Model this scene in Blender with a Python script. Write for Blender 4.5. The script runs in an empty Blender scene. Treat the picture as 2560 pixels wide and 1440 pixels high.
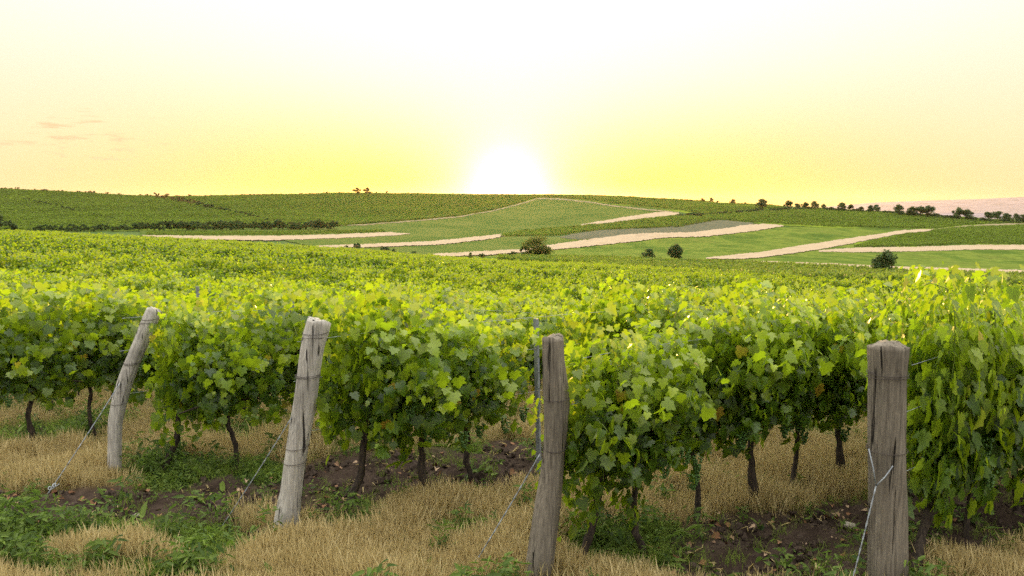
import bpy, math, random
import numpy as np
from mathutils import Vector, Matrix

random.seed(7)
RS = np.random.RandomState(11)
S = bpy.context.scene
COL = S.collection

# ------------------------------------------------------------------ camera
FPX = 2009.0                     # focal length in pixels of the 2560-wide photograph
HZ = 525.0                       # row of the true horizon
CAMZ = 2.3
TH = math.atan((720 - HZ) / FPX)
cam = bpy.data.cameras.new('camera')
cam.sensor_width = 36; cam.lens = 36 * FPX / 2560
cam.clip_start = 0.1; cam.clip_end = 60000
co = bpy.data.objects.new('camera', cam); COL.objects.link(co)
co.location = (0, 0, CAMZ); co.rotation_euler = (math.pi / 2 - TH, 0, 0)
S.camera = co

# ------------------------------------------------------------------ sky and sun
SUN_EL = math.radians(2.6); SUN_AZ = math.radians(-0.3)      # straight ahead, just above the ridge
EXPOSURE = 0.7; BGS = 0.15
w = bpy.data.worlds.new('World'); S.world = w; w.use_nodes = True
nt = w.node_tree; nt.nodes.clear()
N = nt.nodes.new; L = nt.links.new
out = N('ShaderNodeOutputWorld'); bg = N('ShaderNodeBackground'); bg.inputs[1].default_value = BGS
sky = N('ShaderNodeTexSky'); sky.sky_type = 'NISHITA'; sky.sun_disc = False
sky.sun_elevation = SUN_EL; sky.sun_rotation = SUN_AZ
sky.air_density = 1.0; sky.dust_density = 4.0; sky.ozone_density = 1.0; sky.altitude = 150
tc = N('ShaderNodeTexCoord')

def wmath(op, a, b=None, c=None):
    n = N('ShaderNodeMath'); n.operation = op
    for i, v in enumerate((a, b, c)):
        if v is None: continue
        if isinstance(v, (int, float)): n.inputs[i].default_value = v
        else: L(v, n.inputs[i])
    return n.outputs[0]
sep = N('ShaderNodeSeparateXYZ'); L(tc.outputs['Generated'], sep.inputs[0])
dx, dy, dz = sep.outputs
sd = N('ShaderNodeVectorMath'); sd.operation = 'DOT_PRODUCT'; L(tc.outputs['Generated'], sd.inputs[0])
gel = math.radians(1.2)
sd.inputs[1].default_value = (math.sin(SUN_AZ) * math.cos(gel), math.cos(SUN_AZ) * math.cos(gel), math.sin(gel))
ang = wmath('ARCCOSINE', wmath('MINIMUM', sd.outputs['Value'], 1.0))

def gauss(x, s):   # exp(-(x/s)^2)
    q = wmath('DIVIDE', x, s); return wmath('EXPONENT', wmath('MULTIPLY', wmath('MULTIPLY', q, q), -1.0))
def sub1(x): return wmath('SUBTRACT', 1.0, x)
def mul(a, b): return wmath('MULTIPLY', a, b)
def addf(a, b): return wmath('ADD', a, b)
DEG = math.pi / 180
el = wmath('ARCSINE', dz)
elp = wmath('MAXIMUM', el, 0.0)
az = wmath('ARCTAN2', dx, dy)

def scale_col(col, fac):
    n = N('ShaderNodeVectorMath'); n.operation = 'SCALE'
    if isinstance(col, tuple): n.inputs[0].default_value = col
    else: L(col, n.inputs[0])
    if isinstance(fac, (int, float)): n.inputs['Scale'].default_value = fac
    else: L(fac, n.inputs['Scale'])
    return n.outputs[0]

def addv(a, b):
    n = N('ShaderNodeVectorMath'); n.operation = 'ADD'; L(a, n.inputs[0]); L(b, n.inputs[1]); return n.outputs[0]
# evening sky colour: saturated yellow low beside the sun, pinkish to the sides, pale cream above
side = sub1(gauss(az, 30 * DEG))
lowb = addf(-.20, mul(.62, sub1(gauss(az, 25 * DEG))))
up = sub1(wmath('EXPONENT', mul(wmath('POWER', wmath('DIVIDE', elp, 7.6 * DEG), 1.35), -1.0)))
B_ = wmath('MAXIMUM', addf(mul(lowb, sub1(up)), mul(.82, up)), 0.0)
low = gauss(elp, 3.6 * DEG)
G_ = addf(wmath('SUBTRACT', addf(.50, mul(.46, up)), mul(mul(.10, low), side)), mul(mul(.42, side), sub1(up)))
R_ = wmath('SUBTRACT', 1.02, mul(mul(.06, low), side))
cx = N('ShaderNodeCombineXYZ'); L(R_, cx.inputs[0]); L(G_, cx.inputs[1]); L(B_, cx.inputs[2])
acc = cx.outputs[0]
acc = addv(acc, scale_col((2.0, 1.5, 1.3), gauss(ang, 2.6 * DEG)))
acc = addv(acc, scale_col((.5, .42, .30), gauss(wmath('DIVIDE', ang, 5.6 * DEG), 1.0)))
wdg = wmath('DIVIDE', az, addf(1.5 * DEG, mul(elp, 2.2)))
acc = addv(acc, scale_col((.05, .16, .30), mul(gauss(wdg, 1.0), gauss(wmath('SUBTRACT', el, 11 * DEG), 9 * DEG))))
# brighter dome overhead, out of the picture's reach, cooler behind
hi = sub1(wmath('EXPONENT', mul(wmath('POWER', wmath('DIVIDE', elp, 38 * DEG), 4.0), -1.0)))
acc = addv(acc, scale_col((2.9, 2.9, 2.8), hi))
# the eastern sky behind the viewer is dim and bluish
bk = N('ShaderNodeMapRange'); bk.interpolation_type = 'SMOOTHSTEP'; L(dy, bk.inputs[0]); bk.inputs[1].default_value = .35; bk.inputs[2].default_value = -.55
bmix = N('ShaderNodeMix'); bmix.data_type = 'RGBA'; L(mul(bk.outputs[0], sub1(mul(hi, .7))), bmix.inputs[0]); L(acc, bmix.inputs[6]); bmix.inputs[7].default_value = (.74, .73, .72, 1)
acc = bmix.outputs[2]
DISPLAY = 1.0 / (BGS * 2 ** EXPOSURE)
acc = addv(scale_col(acc, DISPLAY), scale_col(sky.outputs[0], .05))
# small wispy clouds low in the left sky
mp = N('ShaderNodeCombineXYZ'); L(wmath('MULTIPLY', az, 26.0), mp.inputs[0]); L(wmath('MULTIPLY', el, 150.0), mp.inputs[1])
nz = N('ShaderNodeTexNoise'); nz.inputs['Scale'].default_value = 1.0; nz.inputs['Detail'].default_value = 7; nz.inputs['Roughness'].default_value = 0.62
L(mp.outputs[0], nz.inputs['Vector'])
cm = wmath('MULTIPLY', gauss(wmath('ADD', az, 0.49), 0.12), gauss(wmath('SUBTRACT', el, 0.076), 0.045))
cl = wmath('MULTIPLY', wmath('MULTIPLY', wmath('SUBTRACT', wmath('MULTIPLY', nz.outputs['Fac'], wmath('ADD', wmath('MULTIPLY', cm, 0.35), 0.65)), 0.50), 9.0), 1.0)
cc = N('ShaderNodeClamp'); L(cl, cc.inputs[0])
cmix = N('ShaderNodeMix'); cmix.data_type = 'RGBA'
L(wmath('MULTIPLY', cc.outputs[0], wmath('MULTIPLY', cm, 1.0)), cmix.inputs[0]); L(acc, cmix.inputs[6]); cmix.inputs[7].default_value = (.98 * DISPLAY, .66 * DISPLAY, .38 * DISPLAY, 1)
L(cmix.outputs[2], bg.inputs[0]); L(bg.outputs[0], out.inputs[0])

sun = bpy.data.lights.new('sun', 'SUN'); sun.energy = 3.6; sun.angle = math.radians(0.5); sun.color = (1.0, 0.58, 0.16)
so = bpy.data.objects.new('sun', sun); COL.objects.link(so)
sdir = Vector((math.sin(SUN_AZ) * math.cos(SUN_EL), math.cos(SUN_AZ) * math.cos(SUN_EL), math.sin(SUN_EL)))
so.rotation_euler = sdir.to_track_quat('Z', 'Y').to_euler(); so.location = (0, 50, 60)
S.view_settings.view_transform = 'Standard'; S.view_settings.look = 'None'
S.view_settings.exposure = EXPOSURE; S.view_settings.gamma = 1
S.cycles.max_bounces = 6; S.cycles.diffuse_bounces = 3; S.cycles.glossy_bounces = 2
S.cycles.transmission_bounces = 4; S.cycles.transparent_max_bounces = 4; S.cycles.volume_bounces = 0
S.cycles.sample_clamp_indirect = 4
S.cycles.use_denoising = False

# ------------------------------------------------------------------ projection helpers
CT, ST = math.cos(TH), math.sin(TH)
def ray(px, py):
    px = np.asarray(px, float); py = np.asarray(py, float)
    a = (px - 1280); b = (720 - py)
    return np.stack([a, FPX * CT + b * ST, -FPX * ST + b * CT], -1)   # unnormalised
def project(x, y, z):
    dep = y * CT - (z - CAMZ) * ST
    dep = np.where(np.abs(dep) < 1e-6, 1e-6, dep)
    up = y * ST + (z - CAMZ) * CT
    return 1280 + FPX * x / dep, 720 - FPX * up / dep, dep
def at_depth(px, py, Y):          # world point on the ray at forward distance Y
    r = ray(px, py); k = Y / r[..., 1]
    return np.array([0, 0, CAMZ]) + r * k[..., None] if np.ndim(k) else np.array([0, 0, CAMZ]) + r * k
def on_flat(px, py, z=0.0):
    r = ray(px, py); k = (z - CAMZ) / r[2]
    return np.array([0, 0, CAMZ]) + r * k

# ------------------------------------------------------------------ terrain height
# per image column: distance -> image row of the ground there (None: hidden dips are rows lower than the crest before)
def zof(d, py):
    r = ray(1280, py); return CAMZ + r[2] / r[1] * d
TAB = {
 -1100: [(15,-.5),(30,-1.2),(60,-1.8),(100,-2.2),(150,-2.6),(250,-8),(400,-10),(500,-8),(700,0),(1000,30),(1300,26),(2000,-10),(4000,-40)],
 0:    [(15,930),(30,765),(60,668),(100,620),(150,598),(250,-9.5),(400,-11),(500,574),(700,540),(900,500),(1020,474),(1300,20.0),(2000,-10.0),(4000,-40.0)],
 380:  [(15,942),(30,780),(60,686),(100,638),(150,614),(250,-10.8),(350,-11.5),(480,578),(560,566),(700,540),(900,505),(1020,493),(1300,10.0),(2000,-15.0),(4000,-40.0)],
 850:  [(15,955),(30,797),(60,709),(100,664),(150,642),(250,-12.3),(350,610),(450,592),(520,575),(700,545),(900,502),(1020,484),(1300,14.0),(2000,-15.0),(4000,-40.0)],
 1280: [(15,968),(30,815),(60,738),(100,697),(150,674),(250,649),(350,625),(450,597),(600,568),(800,530),(980,503),(1120,487),(1500,16.0),(2200,-20.0),(4000,-40.0)],
 1600: [(15,982),(30,835),(60,750),(100,710),(150,685),(250,654),(350,630),(450,595),(560,566),(720,533),(900,508),(1040,495),(1400,8.0),(2200,-30.0),(4000,-40.0)],
 1920: [(15,992),(30,848),(60,762),(100,723),(150,698),(250,662),(350,634),(450,600),(550,569),(650,541),(720,527),(820,516),(1050,0.0),(1500,-20.0),(2500,-38.0),(4000,-40.0)],
 2250: [(15,1000),(30,860),(60,772),(100,734),(150,708),(250,671),(350,643),(450,613),(550,584),(650,556),(720,539),(800,534),(1000,-14.0),(1500,-30.0),(2500,-38.0),(4000,-40.0)],
 2560: [(15,1005),(30,868),(60,781),(100,743),(150,716),(250,682),(350,652),(450,624),(550,589),(650,567),(740,553),(850,550),(1050,-20.0),(1500,-32.0),(2500,-38.0),(4000,-40.0)],
 3700: [(15,-1.6),(30,-3.2),(60,-6.5),(100,-10),(150,-13),(250,-19),(350,-22),(450,-23),(600,-22),(800,-24),(1200,-32),(2500,-38),(4000,-40)],
}
def pchip(xk, yk, x):
    xk = np.array(xk, float); yk = np.array(yk, float); h = np.diff(xk); d = np.diff(yk) / h
    m = np.zeros_like(yk); m[0] = d[0]; m[-1] = d[-1]
    for i in range(1, len(xk) - 1):
        if d[i-1] * d[i] > 0:
            w1 = 2 * h[i] + h[i-1]; w2 = h[i] + 2 * h[i-1]
            m[i] = (w1 + w2) / (w1 / d[i-1] + w2 / d[i])
    x = np.clip(x, xk[0], xk[-1]); i = np.clip(np.searchsorted(xk, x) - 1, 0, len(xk) - 2)
    t = (x - xk[i]) / h[i]
    return ((2*t**3 - 3*t**2 + 1) * yk[i] + (t**3 - 2*t**2 + t) * h[i] * m[i]
            + (-2*t**3 + 3*t**2) * yk[i+1] + (t**3 - t**2) * h[i] * m[i+1])
LD = np.linspace(math.log(3), math.log(26000), 700)
cols = sorted(TAB)
colz = []
for c in cols:
    pts = [(3, 0.0), (6.8, 0.0)]
    for d, v in TAB[c]:
        pts.append((d, zof(d, v) if (v > 400) else v))
    pts += [(9000, -40.0), (26000, -40.0)]
    colz.append(pchip([math.log(p[0]) for p in pts], [p[1] for p in pts], LD))
colz = np.array(colz)
UG = np.linspace((-1100 - 1280) / FPX, (3700 - 1280) / FPX, 400)
cu = np.array([(c - 1280) / FPX for c in cols])
ZG = np.zeros((400, len(LD)))
for j in range(len(LD)):
    ZG[:, j] = pchip(cu, colz[:, j], UG)
HILLX = [-2.0, .36, .39, .45, .52, .58, .64, .75, 0.95, 1.4, 2.0]     # far blue-pink ridge behind the plain
HILLY = [0, 0, 120, 210, 255, 285, 340, 385, 420, 300, 200]
def terrain(x, y):
    x = np.asarray(x, float); y = np.asarray(y, float)
    Y = np.maximum(y, 3.0); u = x / Y
    u = np.clip(u, UG[0], UG[-1]); l = np.log(Y)
    fu = (u - UG[0]) / (UG[1] - UG[0]); fl = np.clip((l - LD[0]) / (LD[1] - LD[0]), 0, len(LD) - 1.001)
    iu = np.clip(fu.astype(int), 0, 398); il = fl.astype(int); a = fu - iu; b = fl - il
    z = (ZG[iu, il] * (1-a) * (1-b) + ZG[iu+1, il] * a * (1-b) + ZG[iu, il+1] * (1-a) * b + ZG[iu+1, il+1] * a * b)
    A = np.interp(u, HILLX, HILLY)
    z = z + A * np.exp(-((Y - 18000) / 2500.0) ** 2) + 0.10 * A * np.exp(-((Y - 6200 - 900 * np.sin(u * 9)) / 500.0) ** 2) * (0.6 + 0.4 * np.sin(u * 37))
    wv = np.clip((Y - 11) / 8, 0, 1) * np.clip((140 - Y) / 50, 0, 1)
    z = z + wv * .0075 * Y * np.sin(9.5 * l + .8 * np.sin(u * 4) - .9)
    amp = np.clip((Y - 120) / 400, 0, 1) * np.clip((1500 - Y) / 400, 0, 1)
    z = z + amp * 0.5 * (np.sin(x / 23.0 + y / 41.0) + np.sin(x / 57.0 - y / 19.0))
    return z
SD = np.exp(np.linspace(math.log(130), math.log(9000), 900))
def hit(px, py, dmin=130):
    """first ground hit of the sight lines; lines that clear the crest fall back to the closest pass"""
    r = ray(px, py); u = r[:, 0] / r[:, 1]; s = r[:, 2] / r[:, 1]
    D = SD[SD >= dmin]
    X = u[:, None] * D; Z = CAMZ + s[:, None] * D
    g = Z - terrain(X, np.broadcast_to(D, X.shape))
    below = g <= 0
    first = np.where(below.any(1), below.argmax(1), -1)
    near = np.argmin(np.where(D[None] < 1400, g / D[None], 9), 1)
    res = np.zeros((len(u), 3))
    for i in range(len(u)):
        k = first[i]
        if k > 0:
            g0, g1 = g[i, k-1], g[i, k]; t = g0 / (g0 - g1 + 1e-12); d = D[k-1] + (D[k] - D[k-1]) * t
        elif k == 0: d = D[0]
        else: d = D[near[i]]
        res[i] = (u[i] * d, d, 0)
    res[:, 2] = terrain(res[:, 0], res[:, 1])
    return res

# ------------------------------------------------------------------ object helpers
def tag(o, label=None, cat=None, group=None, kind=None):
    if label: o['label'] = label
    if cat: o['category'] = cat
    if group: o['group'] = group
    if kind: o['kind'] = kind
    return o
def mesh(name, verts, faces, mats=(), smooth=False):
    me = bpy.data.meshes.new(name)
    me.from_pydata([tuple(v) for v in verts] if not isinstance(verts, list) else verts, [], faces)
    for m in (mats if isinstance(mats, (list, tuple)) else [mats]): me.materials.append(m)
    if smooth: me.polygons.foreach_set('use_smooth', [True] * len(me.polygons))
    me.update(); return me
def npmesh(name, V, F, mats=(), smooth=False, mi=None, attrs=None):
    """V (n,3), F (m,k) all faces with k corners, or list of such arrays"""
    Fs = F if isinstance(F, list) else [F]
    me = bpy.data.meshes.new(name); me.vertices.add(len(V)); me.vertices.foreach_set('co', np.asarray(V, np.float32).ravel())
    loops = np.concatenate([f.ravel() for f in Fs]); tot = np.concatenate([np.full(len(f), f.shape[1]) for f in Fs])
    st = np.concatenate([[0], np.cumsum(tot)[:-1]])
    me.loops.add(len(loops)); me.loops.foreach_set('vertex_index', loops.astype(np.int32))
    me.polygons.add(len(tot)); me.polygons.foreach_set('loop_start', st.astype(np.int32)); me.polygons.foreach_set('loop_total', tot.astype(np.int32))
    for m in (mats if isinstance(mats, (list, tuple)) else [mats]): me.materials.append(m)
    if mi is not None: me.polygons.foreach_set('material_index', np.asarray(mi, np.int32))
    me.update(calc_edges=True)
    if smooth: me.polygons.foreach_set('use_smooth', np.ones(len(tot), bool))
    for k, (dom, arr) in (attrs or {}).items():
        a = me.attributes.new(k, 'FLOAT', dom); a.data.foreach_set('value', np.asarray(arr, np.float32))
    return me
def obj(name, me, parent=None, loc=None, link=True):
    o = bpy.data.objects.new(name, me)
    if link: COL.objects.link(o)
    if parent: o.parent = parent
    if loc is not None: o.location = loc
    return o
def empty(name, loc):
    o = bpy.data.objects.new(name, None); COL.objects.link(o); o.location = loc; o.empty_display_size = 0.2; return o
def tube(pts, rad, seg=8, cap=True, wob=None):
    pts = np.array(pts, float); n = len(pts); rad = np.broadcast_to(rad, n)
    t = np.gradient(pts, axis=0); t /= np.linalg.norm(t, axis=1)[:, None] + 1e-9
    ref = np.array([1.0, 0, 0]) if abs(t[0][0]) < .8 else np.array([0, 1.0, 0])
    V = []
    for i in range(n):
        a = ref - t[i] * ref.dot(t[i]); a /= np.linalg.norm(a); b = np.cross(t[i], a); ref = a
        for k in range(seg):
            th = 2 * math.pi * k / seg; rr = rad[i] * (wob(i, k) if wob else 1)
            V.append(pts[i] + (a * math.cos(th) + b * math.sin(th)) * rr)
    F = [(i*seg + k, i*seg + (k+1) % seg, (i+1)*seg + (k+1) % seg, (i+1)*seg + k) for i in range(n-1) for k in range(seg)]
    V = np.array(V)
    if cap: F.append(tuple(range((n-1)*seg, n*seg))); F.append(tuple(reversed(range(seg))))
    return V, F
class MB:
    def __init__(s): s.V = []; s.F = []; s.n = 0
    def add(s, VF):
        V, F = VF; s.V += [tuple(v) for v in V]; s.F += [tuple(i + s.n for i in f) for f in F]; s.n += len(V); return s
    def mesh(s, name, mat, smooth=True): return mesh(name, s.V, s.F, mat, smooth)

# ------------------------------------------------------------------ materials
def newmat(name):
    m = bpy.data.materials.new(name); m.use_nodes = True; t = m.node_tree; t.nodes.clear(); return m, t
class G:
    def __init__(s, t): s.t = t
    def n(s, ty, **kw):
        x = s.t.nodes.new(ty)
        for k, v in kw.items(): setattr(x, k, v)
        return x
    def l(s, a, b): s.t.links.new(a, b)
    def mix(s, f, a, b, blend='MIX'):
        x = s.n('ShaderNodeMix', data_type='RGBA', blend_type=blend)
        for i, v in ((0, f), (6, a), (7, b)):
            if isinstance(v, (int, float)): x.inputs[i].default_value = v
            elif isinstance(v, tuple): x.inputs[i].default_value = (*v, 1)
            else: s.l(v, x.inputs[i])
        return x.outputs[2]
    def noise(s, scale, detail=4, vec=None, rough=.55, stretch=None):
        x = s.n('ShaderNodeTexNoise'); x.inputs['Scale'].default_value = scale; x.inputs['Detail'].default_value = detail; x.inputs['Roughness'].default_value = rough
        if vec is None: vec = s.n('ShaderNodeTexCoord').outputs['Object']
        if stretch:
            mp = s.n('ShaderNodeMapping'); mp.inputs['Scale'].default_value = stretch; s.l(vec, mp.inputs[0]); vec = mp.outputs[0]
        s.l(vec, x.inputs['Vector']); return x.outputs['Fac']
    def ramp(s, f, stops):
        x = s.n('ShaderNodeValToRGB'); e = x.color_ramp.elements
        while len(e) < len(stops): e.new(.5)
        for q, (p, c) in zip(e, stops): q.position = p; q.color = (*c, 1) if isinstance(c, tuple) else (c, c, c, 1)
        s.l(f, x.inputs[0]); return x.outputs[0]
    def attr(s, name): x = s.n('ShaderNodeAttribute', attribute_name=name); return x.outputs['Fac']
    def bump(s, h, strength, dist=.02):
        x = s.n('ShaderNodeBump'); x.inputs['Strength'].default_value = strength; x.inputs['Distance'].default_value = dist; s.l(h, x.inputs['Height']); return x.outputs[0]
    def bsdf(s, col, rough=.8, spec=.3, normal=None):
        x = s.n('ShaderNodeBsdfPrincipled')
        if isinstance(col, tuple): x.inputs['Base Color'].default_value = (*col, 1)
        else: s.l(col, x.inputs['Base Color'])
        if isinstance(rough, float): x.inputs['Roughness'].default_value = rough
        else: s.l(rough, x.inputs['Roughness'])
        x.inputs['Specular IOR Level'].default_value = spec
        if normal is not None: s.l(normal, x.inputs['Normal'])
        return x.outputs[0]
    def out(s, sh): o = s.n('ShaderNodeOutputMaterial'); s.l(sh, o.inputs[0])

def leaf_mat(name, dark, mid, young, trans, tfac=.42, rough=.38, spec=.55, vr=(.7, 1.25)):
    m, t = newmat(name); g = G(t)
    c = g.mix(g.attr('rnd'), dark, mid); c = g.mix(g.attr('young'), c, young)  # on vines the second mix carries new growth and painted light on the tops
    if name == 'vine_leaf': c = g.mix(g.ramp(g.attr('rnd'), [(.984, 0.0), (.988, 1.0)]), c, (.42, .27, .03))
    oi = g.n('ShaderNodeObjectInfo')
    hv = g.n('ShaderNodeHueSaturation'); g.l(c, hv.inputs['Color'])
    mr = g.n('ShaderNodeMapRange'); g.l(oi.outputs['Random'], mr.inputs[0]); mr.inputs[3].default_value = vr[0]; mr.inputs[4].default_value = vr[1]; g.l(mr.outputs[0], hv.inputs['Value'])
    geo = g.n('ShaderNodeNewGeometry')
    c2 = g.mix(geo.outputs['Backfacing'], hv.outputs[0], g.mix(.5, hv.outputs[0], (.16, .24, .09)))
    b = g.bsdf(c2, rough, spec)
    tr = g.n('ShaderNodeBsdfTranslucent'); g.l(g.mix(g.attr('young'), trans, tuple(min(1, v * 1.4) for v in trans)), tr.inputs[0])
    mx = g.n('ShaderNodeMixShader'); mx.inputs[0].default_value = tfac; g.l(b, mx.inputs[1]); g.l(tr.outputs[0], mx.inputs[2])
    g.out(mx.outputs[0]); return m
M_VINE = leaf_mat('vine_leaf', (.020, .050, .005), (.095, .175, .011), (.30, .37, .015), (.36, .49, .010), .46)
M_FARVINE = leaf_mat('far_vine_leaf', (.045, .080, .016), (.145, .195, .034), (.29, .34, .04), (.25, .36, .015), .35, .6, .2, (.6, 1.35))
M_WEED = leaf_mat('weed_leaf', (.03, .06, .012), (.075, .12, .022), (.15, .21, .03), (.16, .26, .03), .3, .6, .2)
M_TREE = leaf_mat('tree_leaf', (.022, .05, .014), (.05, .09, .022), (.10, .14, .025), (.10, .16, .02), .2, .6, .2)
M_OLIVE = leaf_mat('olive_leaf', (.035, .055, .010), (.08, .10, .015), (.15, .16, .02), (.22, .25, .02), .3, .6, .2)
M_RIDGE_LIT = leaf_mat('sunlit_ridge_leaf', (.05, .045, .02), (.10, .08, .03), (.18, .12, .03), (.25, .16, .03), .35, .6, .2)  # orange sunlight on the skyline growth put into the leaf colour

def bark_mat(name, a, b, scale=30):
    m, t = newmat(name); g = G(t)
    n = g.noise(scale, 6, stretch=(1, 1, .18)); c = g.ramp(n, [(.3, a), (.7, b)])
    g.out(g.bsdf(c, .9, .2, g.bump(n, .8, .01))); return m
M_TRUNK = bark_mat('vine_bark', (.02, .015, .012), (.085, .065, .05), 60)
M_TBARK = bark_mat('tree_bark', (.03, .025, .02), (.09, .07, .05), 8)
def wood_mat(name, dark, light, tint):
    m, t = newmat(name); g = G(t)
    tcn = g.n('ShaderNodeTexCoord').outputs['Object']
    fine = g.noise(90, 8, tcn, .7, (1, 1, .045)); wide = g.noise(22, 4, tcn, .6, (1, 1, .10)); blot = g.noise(5, 4, tcn, .6, (1, 1, .5))
    crk = g.ramp(g.noise(34, 3, tcn, .5, (1, 1, .05)), [(.32, 0.0), (.38, 1.0)])
    c = g.ramp(fine, [(.28, dark), (.5, tuple((p+q)/2 for p, q in zip(dark, light))), (.72, light)])
    c = g.mix(g.ramp(wide, [(.35, 0.0), (.75, .65)]), c, tint)
    c = g.mix(g.ramp(blot, [(.42, .0), (.7, .5)]), c, tuple(v * .55 for v in dark))
    c = g.mix(crk, tuple(v * .3 for v in dark), c)
    h = g.mix(crk, (0, 0, 0), g.mix(.5, fine, wide))
    g.out(g.bsdf(c, .92, .15, g.bump(h, .9, .02))); return m
M_WOOD_GREY = wood_mat('weathered_grey_wood', (.12, .105, .09), (.74, .70, .63), (.50, .46, .40))
M_WOOD_BROWN = wood_mat('weathered_brown_wood', (.05, .042, .034), (.38, .33, .26), (.19, .16, .125))
m, t = newmat('galvanised_wire'); g = G(t); b = g.bsdf(g.ramp(g.noise(40, 3), [(.3, (.12, .13, .14)), (.7, (.42, .46, .50))]), .45, .5); g.out(b); M_WIRE = m
m, t = newmat('rusty_wire'); g = G(t); g.out(g.bsdf(g.ramp(g.noise(60, 3), [(.3, (.03, .025, .025)), (.7, (.10, .08, .07))]), .7, .3)); M_RUST = m
m, t = newmat('galvanised_steel'); g = G(t); g.out(g.bsdf(g.ramp(g.noise(25, 4), [(.3, (.15, .16, .17)), (.7, (.28, .30, .32))]), .5, .5)); M_STEEL = m
m, t = newmat('grape_skin'); g = G(t)
b = g.n('ShaderNodeBsdfPrincipled'); b.inputs['Base Color'].default_value = (.055, .12, .018, 1); b.inputs['Roughness'].default_value = .35
b.inputs['Subsurface Weight'].default_value = 0; g.out(b.outputs[0]); M_GRAPE = m
m, t = newmat('green_shoot'); g = G(t); g.out(g.bsdf((.17, .22, .045), .6, .3)); M_SHOOT = m
m, t = newmat('limestone'); g = G(t); n = g.noise(30, 6); g.out(g.bsdf(g.ramp(n, [(.3, (.28, .24, .19)), (.7, (.5, .45, .38))]), .9, .2, g.bump(n, .6))); M_STONE = m
def grass_mat(name, a, b, tr, tf):
    m, t = newmat(name); g = G(t)
    c = g.mix(g.attr('rnd'), a, b); oi = g.n('ShaderNodeObjectInfo')
    bs = g.bsdf(c, .75, .15); x = g.n('ShaderNodeBsdfTranslucent'); x.inputs[0].default_value = (*tr, 1)
    mx = g.n('ShaderNodeMixShader'); mx.inputs[0].default_value = tf; g.l(bs, mx.inputs[1]); g.l(x.outputs[0], mx.inputs[2]); g.out(mx.outputs[0]); return m
M_DRY = grass_mat('dry_grass_blade', (.30, .22, .085), (.62, .51, .27), (.55, .45, .2), .3)
M_GREENG = grass_mat('green_grass_blade', (.09, .15, .02), (.24, .30, .055), (.28, .38, .05), .35)
m, t = newmat('dead_leaf'); g = G(t); g.out(g.bsdf(g.ramp(g.attr('rnd'), [(.0, (.10, .045, .02)), (.6, (.20, .10, .05)), (1, (.42, .30, .2))]), .8, .2)); M_DEAD = m

# ground: tilled dark soil, thatch of dead grass and green cover, chosen by where it grows
m, t = newmat('vineyard_soil'); g = G(t)
tcn = g.n('ShaderNodeTexCoord').outputs['Object']
n1 = g.noise(5, 8, tcn, .7); n2 = g.noise(45, 6, tcn, .7); n3 = g.noise(.02, 5, tcn)
soil = g.ramp(n1, [(.3, (.020, .014, .011)), (.5, (.050, .035, .027)), (.75, (.10, .072, .055))])
soil = g.mix(g.ramp(n2, [(.55, 0.0), (.75, .5)]), soil, (.13, .095, .07))
thatch = g.ramp(n2, [(.3, (.05, .035, .015)), (.5, (.17, .12, .055)), (.7, (.33, .25, .13))])
green = g.ramp(n2, [(.3, (.015, .03, .008)), (.6, (.05, .09, .02)), (.8, (.10, .15, .04))])
c = g.mix(g.attr('dry'), soil, thatch); c = g.mix(g.attr('green'), c, green)
far = g.ramp(n3, [(.35, (.045, .085, .022)), (.6, (.085, .12, .035))])
c = g.mix(g.attr('far'), c, far)
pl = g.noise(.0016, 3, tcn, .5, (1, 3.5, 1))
plain = g.ramp(pl, [(.38, (.11, .10, .10)), (.47, (.28, .22, .23)), (.55, (.16, .13, .14)), (.64, (.31, .25, .26))])  # pale mauve far land and ridge: distance haze painted into the ground colour
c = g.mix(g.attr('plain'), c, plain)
g.out(g.bsdf(c, 1.0, 0.02, g.bump(g.mix(.5, n1, n2), .9, .05))); M_GROUND = m

def field_mat(name, stops, scale=.06, stretch=(1, 1, 1), fine=1.2, fam=.5, rot=0, lines=None):
    m, t = newmat(name); g = G(t); tc = g.n('ShaderNodeTexCoord').outputs['Object']
    mp = g.n('ShaderNodeMapping'); mp.inputs['Rotation'].default_value = (0, 0, rot); g.l(tc, mp.inputs[0]); tc = mp.outputs[0]
    big = g.noise(scale, 5, tc, .6, stretch); f = g.noise(fine, 5, tc, .75, stretch)
    c = g.ramp(big, stops)
    c = g.mix(fam, c, g.mix(1.0, c, g.ramp(f, [(.3, (.35, .35, .35)), (.7, (1.6, 1.6, 1.6))]), 'MULTIPLY'))
    if lines:
        wv = g.n('ShaderNodeTexWave'); wv.inputs['Scale'].default_value = lines[0]; wv.inputs['Distortion'].default_value = 1.5; wv.inputs['Detail'].default_value = 2; wv.inputs['Detail Scale'].default_value = .3
        g.l(tc, wv.inputs[0]); c = g.mix(g.ramp(wv.outputs['Fac'], [(.4, 0.0), (.7, lines[2])]), c, lines[1])
    g.out(g.bsdf(c, 1.0, 0.0, g.bump(f, .6, .2))); return m
M_GRASSF = field_mat('meadow', [(.30, (.055, .09, .018)), (.44, (.09, .13, .023)), (.52, (.16, .19, .035)), (.60, (.10, .13, .025)), (.7, (.15, .165, .035))], .035, (1, 1.2, 1), .5, .75, 1.4, (.07, (.07, .11, .022), .6))
M_CROP = field_mat('young_crop', [(.35, (.062, .095, .022)), (.5, (.09, .12, .028)), (.65, (.125, .14, .038))], .02, (1, 1.2, 1), .6, .75, 1.2, (.06, (.08, .115, .028), .5))
M_STUB = field_mat('stubble', [(.3, (.30, .225, .145)), (.5, (.42, .33, .225)), (.65, (.32, .245, .155))], .08, (1, 2, 1), .7, .5, 0.5, (.25, (.30, .22, .14), .5))
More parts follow.
